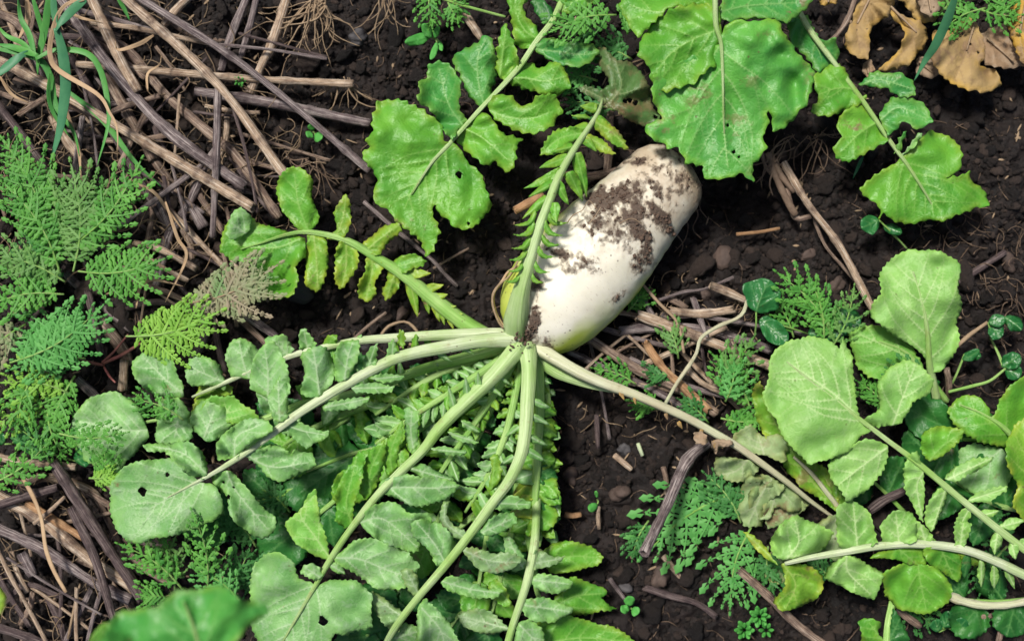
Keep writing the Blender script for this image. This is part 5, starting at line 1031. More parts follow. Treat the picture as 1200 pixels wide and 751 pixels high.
ss('very thin pale stick leaning out from the radish flank', '443,270 500,335 560,400 582,500', (.04, .036), 3.6, 'root', '7', group='thin twigs')
ss('thin grey twig lying above the split straw, pointing right', '500,322 580,295 650,285 750,245', (.030, .028), 3.6, 'purple', '7', group='thin twigs')
ss('curling greenish tan vine winding over the straw right of the radish', '795,325 785,360 760,385 700,410 640,450 625,500 595,550 560,600 520,670', (.050, .05), 4.6, 'stem_d', '7', name='dry_vine', cat='vine', group='thin twigs')
ss('pale tan sliver on the soil right of the radish tail', '760,100 840,92 905,80', (.012, .012), 4, 'orange', '7', group='thin twigs')
ss('short brown splinter half hidden by the right flank of the radish', '520,310 560,330 590,350', (.02, .018), 10, 'brown', '7')
ss('brown stalk passing behind the radish near its upper left side', '250,600 320,588 400,565 450,545', (.02, .018), 11, 'brown', '3')
ss('upright brown stalk behind the toothed leaf above the radish', '330,370 330,470 320,600', (.016, .014), 11, 'brown', '3')
ss('short orange tan stub with cut end left of the upright toothed leaf', '10,712 50,690 105,658', (.050, .046), 11, 'orange', '3')
ss('tan stub pointing down at the top centre between two leaves', '675,5 715,60 762,132', (.040, .036), 11, 'tan', '2')
ss('long straight tan stalk pointing down right across the soil, right of the radish', '110,550 150,620 200,700 8:300,140 8:400,330 8:420,365', (.030, .034), 10, 'tan', '4')
ss('slender dark tan stalk alongside the long straight one', '4:120,640 4:150,735 8:200,40', (.026, .022), 8, 'brown', '4')
ss('thin bent twig right of the long straight tan stalk', '205,10 225,80 260,150 330,230 375,290', (.016, .016), 4, 'brown', '8', group='thin twigs')
ss('slim brown dried stem at the top, left of the dead leaves', '355,-10 325,70 290,120 268,140', (.040, .036), 6, 'brown', '4')
ss('hollow broken stalk standing on bare soil below the radish, its open end facing down', '655,85 590,145 520,300 445,455', (.03, .05, .085, .135), 16, 'purple', 'c')
ss('brown stalk slanting out of the bottom edge below the curved leaf', 'd:-40,510 d:60,600 d:150,690 d:260,775', (.036, .030), 12, 'brown', 'd')
ss('flat blackish strip of dry stem lying on the soil at the bottom', '450,572 540,600 620,622 685,665', (.018, .014), 9, 'darkst', 'c', flat=.4, ends='ragged')
ss('small upright brown splinter in the bare soil below the radish', '510,165 520,210 518,255', (.018, .012), 6, 'brown', 'c', group='small chips of stalk')
ss('short dark upright chip at the top of the bare soil patch', '285,-10 288,50 290,100', (.018, .014), 6, 'darkst', 'c', group='small chips of stalk')
ss('small orange chip of root on the soil beside the serrated leaf', '180,325 205,328 232,324', (.014, .014), 8, 'orange', 'c', group='small chips of stalk')
ss('pale brown pointed chip below the open end of the hollow stalk', '512,465 540,500 572,540', (.018, .014), 8, 'tan', 'c', group='small chips of stalk')
ss('papery pinkish chip lying in the middle of the bare soil', '345,125 370,145 402,172', (.016, .016), 8, 'tan', 'c', flat=.4, group='small chips of stalk')
ss('tiny tan upright sliver below the small seedling', '292,298 290,335 294,372', (.016, .014), 5, 'tan', 'c', group='small chips of stalk')
ss('slim grey twig just above the tiny round seedling', '330,540 355,575 382,610', (.014, .014), 5, 'purple', 'c', group='small chips of stalk')
ss('small white chip near the top of the bare soil patch', '425,85 432,105 440,125', (.016, .016), 5, 'stem_w', 'c', group='small chips of stalk')
ss('dark stalk in the shade under the large pale leaf at right', '400,310 450,275 515,245', (.040, .036), 12, 'darkst', 'd')
ss('pale grey green stem low in the lower right corner', '640,590 750,625 850,630 960,610', (.05, .055), 11, 'stem_d', 'd', name='plant_stem', cat='stem')
ss('short reddish stub at the lower right beneath the leaves', '835,751 845,710 862,680', (.035, .03), 8, 'brown', 'd')
ss('brown twig lying level in the lower right shade', '660,665 760,670 880,655', (.03, .03), 6, 'brown', 'd')
ss('short brown stub below the paddle-shaped lobes', '490,640 520,665 570,700', (.03, .03), 10, 'brown', 'd')
ss('slim brown stalk standing between the upright leaf and the right edge', '662,555 670,600 668,650', (.05, .03), 7, 'brown', '8')
ss('bent tan twig among the round leaves at the right edge', '690,485 740,440 800,398', (.03, .034), 5, 'root', '8', group='thin twigs')
ss('dark sunken stick on the soil above the round leaves at right', '700,260 760,225 860,160', (.012, .010), 9, 'darkst', '8')
ss('thin twig running down right between the two lobed leaves above the radish crown', '365,-10 480,90 600,190 640,235 680,275', (.030, .014), 5, 'purple', '6', group='thin twigs')
ss('thin forked twig on the soil left of the crown', '600,215 660,180 720,148', (.020, .018), 3, 'brown', '6', group='thin twigs')
ss('looping pale rootlet just above the whitish leaf stalks', '425,438 450,410 500,395 530,410 550,435', (.02, .02), 3.6, 'root', '6', group='thin twigs')
ss('thin dark twig slanting above the white stalks', '330,455 380,410 440,365', (.012, .016), 4, 'brown', '6', group='thin twigs')
# small filler straw pieces, each its own
fill = [('1', '100,20 190,140 280,250', 'brown', 8, .014), ('1', '0,0 40,90 60,160', 'tan', 7, .02), ('1', '520,420 560,520 640,600', 'darkst', 9, .01), ('1', '440,520 500,640 520,740', 'brown', 8, .012),
        ('1', '560,60 640,120 760,140', 'brown', 5, .016), ('1', '770,380 760,480 700,600', 'tan', 9, .018), ('1', '780,530 860,640 930,730', 'darkst', 10, .012), ('1', '650,620 700,700 760,790', 'brown', 7, .014),
        ('5', '560,0 640,120 650,180', 'brown', 9, .012), ('5', '470,200 500,120 520,20', 'brown', 8, .014), ('5', '720,380 740,480 760,560', 'darkst', 9, .01), ('5', '230,240 330,330 440,420', 'purple', 11, .01), ('5', '780,360 860,430 930,500', 'brown', 7, .012),
        ('a', '20,620 90,560 200,600', 'darkst', 8, .012), ('a', '70,690 100,640 110,590', 'brown', 7, .014), ('a', '230,740 250,640 270,560', 'root', 3, .02), ('a', '160,600 200,680 220,751', 'darkst', 9, .01), ('a', '-10,180 80,220 150,190', 'brown', 8, .02), ('a', '380,560 440,640 460,740', 'brown', 7, .012)]
desc = ['slanting beside the grass tuft', 'in the top left corner', 'under the middle of the straw', 'left of the shredded stalk', 'near the top edge behind the pale stalk', 'right of the upright grey stalk', 'beside the yellowing leaf', 'below the upright grey stalk',
        'above the pinkish feathery leaf', 'right of the bright feathery frond', 'above the row of pale leaflets', 'beneath the feathery fronds', 'just above the pale left leaflets',
        'low in the bottom left pile', 'near the bottom left corner', 'curling at the bottom left, hair thin', 'left of the thin grey twig at the bottom', 'under the level dark stalk at left', 'next to the blurred leaf']
for (rg, pt, m, wd, z), d in zip(fill, desc): ss('short half buried piece of %s stalk %s' % ({'darkst': 'dark', 'root': 'tan'}.get(m, m), d), pt, (z, z), wd, m, rg, ends='ragged')

# further straw pieces nobody could tell apart
def more(n, area, ang, label, zr, mats):
    for _ in range(n):
        x, y = random.uniform(area[0], area[2]), random.uniform(area[1], area[3]); a = math.radians(random.gauss(ang, 38)); L = random.uniform(35, 130); k = random.uniform(-.12, .12); z = random.uniform(*zr); wd = random.choice((3, 3.5, 4, 5, 6.5, 8))
        pts = [(x+L*t*math.cos(a+k*t), y+L*t*math.sin(a+k*t)) for t in (0, .35, .7, 1)]
        stalk(label, pts, (z, max(.004, z+random.uniform(-.012, .012))), wd, random.choice(mats), flat=random.choice((.5, .8)), ends='ragged', group=label)
more(58, (-20, -10, 290, 330), 50, 'thin grey brown straw piece in the tangled litter at the upper left', (.006, .034), ('purple', 'tan', 'brown', 'brown', 'darkst'))
more(20, (-20, 540, 160, 740), 45, 'thin brown straw piece in the stalk pile at the lower left', (.006, .026), ('purple', 'tan', 'brown', 'darkst'))
more(26, (670, 340, 850, 470), 25, 'thin frayed straw piece in the litter below the white radish', (.010, .030), ('purple', 'tan', 'brown', 'darkst', 'tan'))
# root tangles
def tangle(label, c, n, ln, a0, a1, z, thick=1.3, mat='root', main=()):
    t = empty('root_tangle', P(c[0], c[1], z), label, 'root tangle', 'root tangles')
    for k in range(n):
        a = math.radians(random.uniform(a0, a1)); x = c[0]+random.uniform(-10, 10); y = c[1]+random.uniform(-6, 6); pts = [(x, y)]; L = ln*random.uniform(.5, 1.1); cv = random.uniform(-.3, .3)
        for i in range(6): x += L/6*math.cos(a); y += L/6*math.sin(a); a += cv+random.uniform(-.35, .35); pts.append((x, y))
        root_hair(pts, (z+random.uniform(0, .012), max(.004, z-random.uniform(0, .02))), t, random.uniform(.5, 1.1)*thick, mat, 'rootlet')
    for pts, w_ in main:
        link('root', tube_mesh('root', [(a, b, z+.004-.002*i, w_) for i, (a, b) in enumerate(pts)], 9, 5, 1, 3, .12), mat, t)
tangle('tangle of branching tan roots at the top edge, left of centre', (372, 2), 34, 72, 20, 160, .03)
tangle('second root tangle by the open end of the level stalk', (400, 95), 16, 46, 20, 160, .02, 1.0)
tangle('sparse brown roots at the top edge next to the stone', (455, -8), 12, 60, 40, 130, .02, 1.1)
tangle('dried root clump with a few stout roots, right of the radish tail', (903, 190), 16, 40, -150, 130, .03, 1.3, 'rootd', [([(900, 180), (908, 205), (925, 240), (932, 252)], 4), ([(905, 185), (915, 205), (930, 225)], 3.4), ([(893, 178), (897, 195), (905, 205)], 2.4)])
tangle('thin brown rootlets spread left of the big lobed leaf', (365, 190), 14, 52, 20, 200, .015, 1.0, 'rootd')
tangle('faint brown rootlets on the soil above the green pinnate leaf tip', (955, 160), 12, 60, 0, 160, .012, 1.0, 'rootd')
tangle('short dry rootlets under the split straw', (800, 470), 12, 40, -40, 100, .015, 1.0)

# ================================================================ DEAD LEAVES, top right
def dead(label, reg, out, mid, z, m, **k):
    t = empty('dead_leaf', P(*G(reg, mid)[0], 0), label, 'dead leaf', 'dead leaves at the top right'); mp = G(reg, mid)
    blade('leaf_blade', G(reg, out), mp, [z+.004*i for i in range(len(mp))], (m, m), t, ruf=k.pop('ruf', .008), puck=.008, thick=.0008, tooth=(12, 3), **k)
    root_hair(mp[:2], (z+.004, z+.007), t, 1.6, 'root', 'midrib')
dead('curled tan dead leaf hanging in a loop at the top right', '4', '375,-20 350,60 325,110 323,165 350,192 395,197 405,150 402,110 430,80 470,50 490,-15', '400,0 360,80 370,180', .030, 'dead')
dead('twisted straw coloured dead leaf left of the flat one', '4', '440,10 500,80 522,110 505,170 470,205 432,242 470,247 530,222 580,172 602,110 570,70 500,45', '470,20 560,110 460,235', .034, 'dead')
dead('broad flat dead leaf with a yellow lower rim, top right', '4', '612,105 680,98 740,55 775,110 790,180 780,225 830,240 850,290 805,317 730,308 680,282 640,252 612,205', '760,70 730,170 690,270', .036, 'dead', big=None) if False else dead('broad flat dead leaf with a ragged lower rim, top right', '4', '612,105 680,98 740,55 775,110 790,180 780,225 830,240 850,290 805,317 730,308 680,282 640,252 612,205', '760,70 730,170 690,270', .036, 'dead', holes=[(1128, 40, 1.6), (1137, 52, 1.5), (1146, 62, 1.6)])
dead('greyish crumpled dead leaf between the flat one and the yellow one', '4', '770,130 850,75 890,150 930,222 860,232 790,222', '800,130 890,210', .030, 'deadgrey')
dead('yellow and brown dead leaf at the right edge, top corner', '4', '878,30 924,-10 980,-10 980,235 922,218 885,150 870,90', '930,10 910,110 925,200', .042, 'deadyel', ruf=.006)
dead('tan dead leaf at the top edge behind the grass blade', '4', '480,-20 520,20 560,70 610,80 640,50 640,-20', '560,-10 590,60', .026, 'dead')
dead('dark brown shrivelled leaf scrap at the top edge', '4', '560,-30 570,30 610,60 650,20 650,-30', '600,-20 610,40', .05, 'deadgrey')
dead('small grey leaf scrap on the soil left of the flat dead leaf', '4', '560,200 600,190 640,250 600,265 560,250', '570,210 620,250', .016, 'deadgrey')
dead('pale leaf scrap at the very top, left of the looped dead leaf', '4', '230,-30 235,18 290,10 300,-30', '265,-20 262,8', .03, 'dead')
dead('small brown papery scrap beside the level lobe of the pinnate leaf', '4', '380,215 410,205 418,235 395,262 378,245', '395,215 398,250', .02, 'deadgrey')

# ================================================================ FEATHERY WEEDS
def lobelet(V, F, b, a, L, wd, z, dz):
    """a small toothed lobe from b at angle a (photo px)"""
    ca, sa = math.cos(a), math.sin(a); out = [(0, -.14), (.25, -.46), (.46, -.30), (.68, -.44), (.84, -.20), (1, 0), (.84, .20), (.68, .44), (.46, .30), (.25, .46), (0, .14)]
    i0 = len(V); pts = [(.45, 0, .0014)]+[(u, v, 0) for u, v in out]
    for u, v, h in pts:
        x = b[0]+L*u*ca-wd*v*sa; y = b[1]+L*u*sa+wd*v*ca; V.append(P(x, y, z+dz*u+h-abs(v)*.0012))
    n = len(out)
    for k in range(n-1): F.append((i0, i0+1+k, i0+2+k))
def pinna(name, b, a, L, wd, z, dz, mat, parent, npair, curve=0):
    V, F = [], []; x, y = b; n = npair; prev = None; st = L/n
    for k in range(n+1):
        f = k/n; zz = z+dz*f; ww = wd*(1-.72*f)*(.75+.5*math.sin(math.pi*min(1, f+.25)))
        i0 = len(V); hw = 1.7*(1-.6*f)
        for s_ in (-1, 1): V.append(P(x-s_*hw*math.sin(a), y+s_*hw*math.cos(a), zz+.0009))
        if prev is not None: F.append((prev, prev+1, i0+1, i0))
        prev = i0
        if k > 0 or L > 20:
            for s_ in (-1, 1): lobelet(V, F, (x, y), a+s_*math.radians(random.uniform(42, 58)), ww*random.uniform(.85, 1.15), st*random.uniform(.72, .95), zz, random.uniform(-.004, .003))
        x += st*math.cos(a); y += st*math.sin(a); a += curve/n
    lobelet(V, F, (x-st*.6*math.cos(a), y-st*.6*math.sin(a)), a, st*1.5, st*.9, z+dz, 0)
    me = make_mesh(name, V, F)
    if sum(p.normal.z for p in me.polygons) < 0: me.flip_normals()
    TRI[0] += len(F); return link(name, me, mat, parent)
def frond(parent, base, tip, wd, z0, z1, mat, bend=.15, n=None, stem='stem_g', bare=.12, r=1.4, dens=1.0):
    b = np.array(base, float); t = np.array(tip, float); d = t-b; L = np.hypot(*d); u = d/L; nn = np.array([-u[1], u[0]]); rows = []
    for s_ in np.linspace(0, 1, 7):
        q = b+d*s_+nn*bend*L*math.sin(math.pi*s_)*.5; rows.append((q[0], q[1], z0+(z1-z0)*s_+.008*math.sin(math.pi*s_), r*(1-.65*s_)))
    st = link('frond_stalk', tube_mesh('frond_stalk', rows, 6, 5, 1, 0, .04), stem, parent)
    rr = cat_rom(rows, 2); n = n or max(5, int(L/14))
    for k in range(n):
        f = bare+(1-bare)*(k+.3)/n; i = min(len(rr)-2, int(f*(len(rr)-1))); dd = rr[i+1, :2]-rr[i, :2]; a = math.atan2(dd[1], dd[0]); g = (f-bare)/(1-bare)
        ln = wd/2*(math.sin(math.pi*min(1, g*.82+.20))**.75)*random.uniform(.88, 1.12)+3
        for sd in (-1, 1):
            aa = a+sd*math.radians(random.uniform(52, 66)-16*g)
            pinna('leaflet', rr[i, :2]+np.array([math.cos(a), math.sin(a)])*sd*1.2, aa, ln, max(6.2, ln*.36), rr[i, 2], random.uniform(-.006, .005), mat, st, max(3, int(ln/(6.9/dens))), -sd*.35)
    pinna('leaflet', rr[-3, :2], math.atan2(*(rr[-1, :2]-rr[-4, :2])[::-1]), wd*.16+4, 5, rr[-1, 2], 0, mat, st, 3)
    return st
def weed(label, at, group='feathery weeds'): return empty('feathery_weed', P(at[0], at[1], 0), label, 'weed', group)
W1 = weed('large bright feathery weed with many ferny fronds filling the left edge', (95, 330))
for a in [((60, 300), (4, 165), 72, .05, .07, 'f_green'), ((86, 318), (86, 205), 76, .055, .075, 'f_dull'), ((80, 292), (160, 198), 62, .06, .085, 'f_green'), ((70, 318), (12, 222), 62, .055, .07, 'f_green'),
          ((92, 318), (180, 308), 84, .06, .085, 'f_green'), ((76, 330), (-12, 300), 56, .05, .06, 'f_dull'), ((75, 345), (-14, 358), 56, .05, .06, 'f_green'), ((12, 425), (112, 366), 82, .07, .085, 'f_blue'), ((100, 420), (20, 430), 50, .05, .06, 'f_blue'),
          ((95, 400), (30, 395), 56, .04, .05, 'f_blue'), ((80, 460), (8, 448), 46, .045, .05, 'f_yel'), ((88, 440), (60, 520), 46, .04, .04, 'f_green'), ((40, 440), (20, 500), 44, .05, .05, 'f_green'), ((55, 480), (75, 535), 30, .04, .04, 'f_green'),
          ((30, 380), (-15, 420), 44, .045, .05, 'f_pink'), ((40, 350), (35, 285), 50, .03, .03, 'f_dark'), ((60, 470), (-5, 500), 40, .035, .035, 'f_yel')]: frond(W1, *a)
for a in [((122, 425), (165, 402), 2.2), ((122, 428), (85, 416), 1.8), ((120, 425), (150, 392), 1.5), ((122, 430), (135, 448), 1.4)]:
    link('stem', tube_mesh('stem', [(a[0][0], a[0][1], .02, a[2]), ((a[0][0]+a[1][0])/2, (a[0][1]+a[1][1])/2+2, .035, a[2]), (a[1][0], a[1][1], .045, a[2]*.7)], 7, 4), 'redstem', W1)
frond(weed('yellowish feathery leaf lying flat on the straw, pointing right', (150, 395)), (148, 394), (243, 372), 92, .055, .07, 'f_yel', dens=1.1)
frond(weed('greyish feathery leaf turning purple at its tips, beside the yellowing leaf', (235, 345)), (214, 356), (314, 318), 84, .055, .065, 'f_pink', stem='root', n=8)
frond(weed('small bright feathery sprig lying across the pale leaf at left', (190, 500)), (215, 492), (160, 468), 34, .085, .092, 'f_green')
Wb = weed('upright feathery sprigs growing below the round pale leaf at bottom left', (240, 690))
for a in [((243, 695), (228, 606), 42, .05, .11, 'f_green'), ((214, 690), (146, 640), 42, .05, .07, 'f_green'), ((282, 705), (232, 668), 40, .05, .06, 'f_blue'), ((205, 690), (190, 628), 40, .04, .05, 'f_dull'), ((262, 690), (290, 648), 40, .03, .04, 'f_dark'), ((196, 700), (168, 700), 30, .04, .05, 'f_green')]: frond(Wb, *a)
Wc = weed('bits of feathery weed at the left edge above the stalk pile', (40, 530))
for a in [((-20, 570), (55, 520), 40, .05, .06, 'f_green'), ((70, 508), (142, 508), 34, .085, .09, 'f_green'), ((120, 570), (122, 530), 30, .045, .05, 'f_green'), ((60, 545), (20, 500), 34, .04, .04, 'f_dark'), ((105, 560), (135, 556), 24, .05, .055, 'f_yel')]: frond(Wc, *a)
frond(weed('blue green divided leaf beside the hollow broken stalk', (865, 580)), (872, 574), (765, 640), 92, .025, .02, 'f_blue', n=6, dens=.62, r=2)
Wd = weed('drooping divided leaves on the soil below the wilted radish leaf', (875, 630))
for a in [((880, 618), (856, 704), 58, .03, .03, 'f_blue'), ((868, 612), (832, 560), 46, .03, .035, 'f_dark'), ((760, 610), (742, 650), 26, .02, .02, 'f_dark'), ((900, 640), (905, 690), 40, .02, .02, 'f_dark')]: frond(Wd, *a, n=5, dens=.75)
We = weed('loose feathery sprigs tangled in the straw below the radish', (840, 430))
for a in [((835, 445), (880, 400), 38, .04, .045, 'f_dull'), ((880, 480), (840, 420), 44, .04, .045, 'f_green'), ((845, 490), (900, 490), 42, .035, .04, 'f_green'), ((830, 495), (800, 470), 30, .03, .03, 'f_dark'), ((795, 420), (780, 380), 28, .03, .03, 'f_dull'), ((790, 440), (760, 440), 26, .03, .03, 'f_dark'), ((745, 450), (700, 432), 26, .03, .03, 'f_green'), ((735, 365), (752, 340), 28, .02, .03, 'f_green'), ((775, 470), (745, 478), 26, .025, .03, 'f_green'), ((850, 470), (860, 430), 36, .05, .055, 'f_blue')]: frond(We, *a, n=5)
Wf = weed('fine green feathery sprig between the lone round leaf and the upright leaf', (960, 400))
for a in [((978, 398), (918, 325), 52, .05, .06, 'f_green'), ((965, 408), (950, 328), 30, .05, .06, 'f_green'), ((972, 410), (1000, 342), 34, .05, .06, 'f_dull'), ((930, 395), (905, 350), 30, .03, .03, 'f_green')]: frond(Wf, *a)
Wg = weed('bright feathery leaves at the top edge between two broad leaves', (690, 40))
for a in [((722, 18), (652, 34), 62, .075, .085, 'f_green'), ((735, 40), (740, 20), 30, .06, .06, 'f_green'), ((700, 95), (655, 90), 40, .03, .035, 'f_blue'), ((720, 130), (668, 120), 36, .025, .03, 'f_dark'), ((660, 70), (690, 60), 40, .04, .05, 'f_dark'), ((740, 70), (700, 55), 40, .035, .035, 'f_dark')]: frond(Wg, *a)
Wh = weed('small divided leaf and its stem crossing the top edge near the tan stub', (540, 5))
frond(Wh, (506, -18), (506, 30), 26, .05, .05, 'f_green'); frond(Wh, (530, 4), (548, -14), 20, .05, .05, 'f_green', n=4); frond(Wh, (525, 3), (538, 22), 22, .05, .045, 'f_green', n=4)
link('stem', tube_mesh('stem', [(500, -8, .05, 1.8), (540, 6, .052, 1.8), (592, 20, .05, 1.6)], 7, 5), 'stem_g', Wh)
Wi = weed('bright green feathery sprigs behind the dead leaves at the top right', (1130, 20))
for a in [((1155, 10), (1108, 32), 40, .045, .05, 'f_green'), ((1150, 12), (1190, 18), 34, .05, .05, 'f_green'), ((1180, 30), (1170, -10), 34, .045, .05, 'f_green'), ((1095, 20), (1120, -8), 30, .03, .03, 'f_dull')]: frond(Wi, *a, n=4, dens=.8)
Wj = weed('dark feathery growth in the shade along the lower right edge', (1150, 700))
for a in [((1180, 640), (1150, 690), 50, .02, .03, 'f_dark'), ((1120, 620), (1170, 600), 50, .02, .03, 'f_dark'), ((975, 680), (950, 660), 30, .02, .03, 'f_dark'), ((1060, 690), (1090, 730), 40, .02, .02, 'f_dark'), ((1085, 455), (1045, 440), 40, .06, .064, 'f_dark'), ((1040, 480), (1010, 450), 30, .03, .03, 'f_green')]: frond(Wj, *a, n=5)
Wk = weed('dark feathery sprig in the shade among the lower leaves of the radish', (300, 630))
for a in [((300, 640), (260, 600), 50, .02, .02, 'f_dark'), ((320, 650), (290, 690), 44, .02, .02, 'f_dark'), ((340, 600), (300, 570), 44, .02, .02, 'f_dark')]: frond(Wk, *a, n=5)

# ================================================================ SEEDLINGS AND ROUND-LEAVED PLANTS
def roundplant(label, at, leaves, mat='round', cat='plant', name='round_leaved_plant', stem='stem_g'):
    t = empty(name, P(at[0], at[1], 0), label, cat, 'small broad-leaved plants')
    for (b, tip, wd, z) in leaves:
        if wd > 14 and at[0] > 1000: wd *= .78; tip = (b[0]+(tip[0]-b[0])*.8, b[1]+(tip[1]-b[1])*.8)
        o, m = lobe_shape(b, tip, wd, random.uniform(-.1, .1), 'round'); k = len(m)
        if math.hypot(b[0]-at[0], b[1]-at[1]) > 2: link('stem', tube_mesh('stem', [(at[0], at[1], max(.008, z-.02), 1.2), ((at[0]+b[0])/2+1, (at[1]+b[1])/2, z-.004, 1.1), (b[0], b[1], z, 1.0)], 6, 4), stem, t)
        blade('leaf', o, m, [z+.002*i for i in range(k)], (mat, mat), t, ruf=.002, tooth=(30, .4), nsec=3, sp=2.6, puck=.0015, cup=.1)
roundplant('lone glossy round leaf on a stalk beside the feathery sprig, with a bluish one below', (884, 396), [((886, 366), (902, 328), 42, .055)])
roundplant('pair of bluish oval leaves below the glossy round leaf', (950, 392), [((892, 374), (922, 402), 24, .045), ((948, 392), (995, 380), 30, .04), ((985, 360), (1000, 392), 30, .035)], 'round')
roundplant('small dark round-leaved plant above the upright leaf at the right', (1063, 292), [((1030, 258), (1004, 270), 28, .045), ((1036, 266), (1062, 275), 16, .04)])
roundplant('small plant with paired round dark leaves at the right edge', (1160, 395), [((1158, 378), (1184, 372), 18, .05), ((1160, 380), (1175, 400), 24, .045), ((1178, 372), (1202, 390), 22, .045), ((1175, 430), (1200, 412), 26, .04), ((1178, 432), (1202, 440), 22, .035)])
roundplant('dark round leaves in the shade of the leaves at the right edge', (1110, 460), [((1130, 415), (1155, 418), 16, .03), ((1128, 422), (1148, 410), 12, .03)])
link('plant_stem', tube_mesh('plant_stem', [(1112, 459, .045, 2), (1140, 452, .048, 2), (1160, 446, .05, 1.8), (1178, 432, .045, 1.5)], 7, 5), 'stem_g')['label'] = 'thin green stem curving in front of the round leaves at the right edge'
bpy.data.objects['plant_stem.001' if 'plant_stem.001' in bpy.data.objects else 'plant_stem']['category'] = 'stem'
roundplant('dark round leaves at the left edge between feathery fronds and the pile', (20, 520), [((15, 518), (38, 505), 20, .03), ((28, 525), (48, 525), 18, .03), ((5, 520), (-8, 508), 18, .03), ((88, 540), (105, 530), 22, .03)])
roundplant('dark round leaves under the leaves in the lower right corner', (1110, 735), [((1105, 735), (1118, 712), 24, .035), ((1100, 740), (1095, 722), 20, .03), ((1120, 740), (1135, 722), 22, .035)], 'round')
roundplant('tiny seedling with paired round leaves on bare soil at the bottom', (738, 712), [((737, 711), (728, 716), 11, .022), ((738, 710), (737, 698), 12, .022), ((740, 713), (749, 718), 12, .022)], 'seed' , 'seedling', 'seedling')
roundplant('tiny two-leaved seedling below the purple stalk, left of the lobed leaf', (367, 155), [((366, 155), (360, 160), 9, .02), ((367, 153), (363, 146), 9, .02), ((369, 158), (377, 163), 12, .02)], 'seed', 'seedling', 'seedling')
roundplant('tiny seedling with one round leaf in the middle of the bare soil', (700, 585), [((700, 590), (690, 598), 10, .018), ((700, 583), (698, 575), 4, .018)], 'seed', 'seedling', 'seedling')
roundplant('small weed with three oval leaves at the top, left of the lobed leaf', (508, 45), [((505, 42), (474, 50), 13, .03), ((506, 44), (495, 28), 11, .035), ((510, 45), (514, 30), 7, .035), ((512, 50), (504, 70), 8, .03), ((514, 48), (518, 60), 6, .025)], 'seed', 'plant', 'small_weed')
def rosette(label, at, r, n, tiers):
    t = empty('seedling', P(at[0], at[1], 0), label, 'seedling', 'small broad-leaved plants')
    for q in range(tiers):
        for k in range(n):
            a = k/n*6.28+q*.6; L = r*(1-.28*q); b = (at[0]+2*math.cos(a), at[1]+2*math.sin(a)); tp = (at[0]+L*math.cos(a), at[1]+L*math.sin(a)); o, m = lobe_shape(b, tp, L*.5, 0, 'round')
            blade('leaf', o, m, [.024+.006*q+.002*i for i in range(len(m))], ('seed', 'seed'), t, ruf=.001, tooth=(30, .3), nsec=0, sp=2.4, puck=.0005)
rosette('whorled bright green seedling at the bottom edge, upper of the pair', (890, 722), 13, 7, 2)
rosette('whorled bright green seedling at the bottom edge, lower left of its pair', (872, 738), 12, 6, 2)
rosette('whorled seedling right beside the pair at the bottom edge', (898, 738), 9, 6, 1)
rosette('pale green sprout at the top among the straw', (281, 95), 7, 5, 2)

# ================================================================ GRASS
def ribbon(name, pts, reg, wd, z, mat, parent=None, label=None, cat=None):
    p = G(reg, pts); n = len(p); zz = np.linspace(z[0], z[-1], n) if len(z) != n else z
    r = cat_rom([(a, b, c, 0) for (a, b), c in zip(p, zz)], 4); m = len(r); V = []; F = []
    d = np.gradient(r[:, :2], axis=0); d /= np.hypot(d[:, 0], d[:, 1])[:, None]+1e-9
    for i in range(m):
        f = i/(m-1); w2 = wd/2*min(1, .55+f*2)*(1-max(0, (f-.45)/.55)**1.7*.95); x, y = r[i, 0], r[i, 1]; nx, ny = -d[i, 1], d[i, 0]; tw = .0015*math.sin(f*5)
        V += [P(x+nx*w2, y+ny*w2, r[i, 2]+.001+tw), P(x, y, r[i, 2]-w2*.0003), P(x-nx*w2, y-ny*w2, r[i, 2]+.001-tw)]
        if i: b = 3*i; F += [(b-3, b-2, b+1, b), (b-2, b-1, b+2, b+1)]
    o = link(name, make_mesh(name, V, F), mat, parent); md = o.modifiers.new('thickness', 'SOLIDIFY'); md.thickness = .0005
    if label: tag(o, label, cat)
    return o
gt = empty('grass_tuft', P(45, 70, .03), 'tuft of long green grass blades with some dried ones at the top left corner', 'grass')
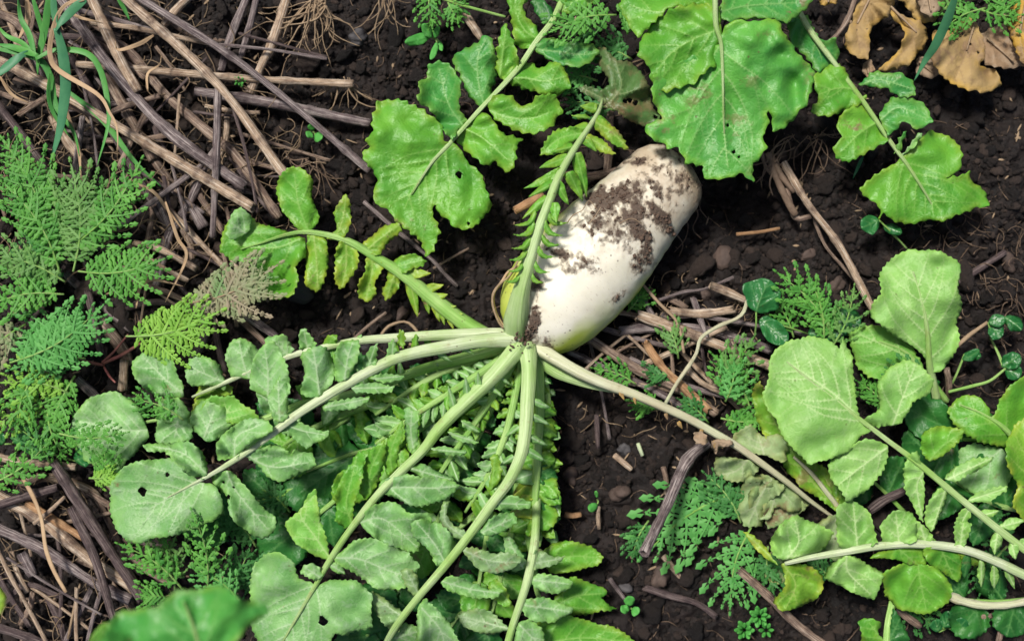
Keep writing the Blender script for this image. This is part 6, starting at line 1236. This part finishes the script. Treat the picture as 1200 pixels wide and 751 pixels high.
for pts, wd, z, m in [('165,-20 155,80 130,200 128,255', 9, (.085, .06), 'grass'), ('290,0 250,30 200,85 190,110', 11, (.10, .095), 'grassb'), ('190,95 210,170 222,270 215,360 200,450 168,560', 13, (.095, .06), 'grassb'), ('120,200 190,170 290,180 340,240 365,350 365,430 330,560', 7, (.085, .075), 'grass'),
    ('-10,165 60,180 130,200 170,260 190,360 250,450 270,530', 8, (.075, .05), 'grass'), ('-10,255 70,190 110,170', 10, (.08, .075), 'grassb'), ('130,190 60,165 -15,150', 8, (.08, .07), 'grass'), ('225,305 350,410 450,540 545,632', 7, (.05, .03), 'grass'), ('180,-20 185,60 195,110', 8, (.10, .09), 'grassb'),
    ('120,200 100,120 70,60 60,-20', 7, (.075, .08), 'grass'), ('130,210 80,150 20,120 -20,70', 6, (.07, .06), 'grass'), ('395,-10 420,30 440,72', 5, (.06, .05), 'grass'), ('170,240 165,330 190,400 250,480', 5, (.07, .05), 'grass'),
    ('110,-10 130,60 140,100 150,160', 6, (.08, .07), 'grass'), ('285,0 235,10 200,45 175,120 170,190 200,240 330,320 370,380 395,430 400,510', 6, (.10, .08), 'drygrass'), ('520,120 470,150 400,170 390,140', 5, (.07, .07), 'drygrass'), ('240,-10 250,50 350,80', 4, (.07, .06), 'drygrass'), ('220,360 240,420 265,500 275,600', 5, (.06, .04), 'drygrass'),
    ('90,-10 95,60 75,110 60,140', 7, (.07, .06), 'drygrass'), ('500,310 500,250 540,220 545,190', 3, (.05, .05), 'drygrass'), ('0,260 40,320 100,350', 4, (.06, .05), 'drygrass'), ('460,620 520,650 560,700 620,780', 4, (.05, .03), 'drygrass')]:
    ribbon('grass_blade', pts, '1', wd, z, m, gt)
ribbon('tall_grass', '695,-20 675,40 650,100 620,160 590,205 552,275', '4', 11, (.13, .05), 'grassb', None, 'single blue green grass blade reaching down in front of the dead leaves', 'grass')
ribbon('dry_grass_blade', '560,-10 600,110 630,180 560,330', '5', 4, (.06, .05), 'drygrass', None, 'thin dry grass blade bending over the straw above the pinkish feathery leaf', 'dry grass')
ribbon('dry_grass_blade', '460,350 475,280 520,255 620,275', '5', 3.5, (.06, .055), 'drygrass', None, 'looping dry blade above the yellowish feathery leaf', 'dry grass')
ribbon('small_grass', '380,530 365,560 345,605', '4', 4, (.03, .02), 'grassb', None, 'tiny dark grass blade below the left lobe of the pinnate leaf', 'grass')
print('TRIS', TRI[0], 'objects', len(C.objects))
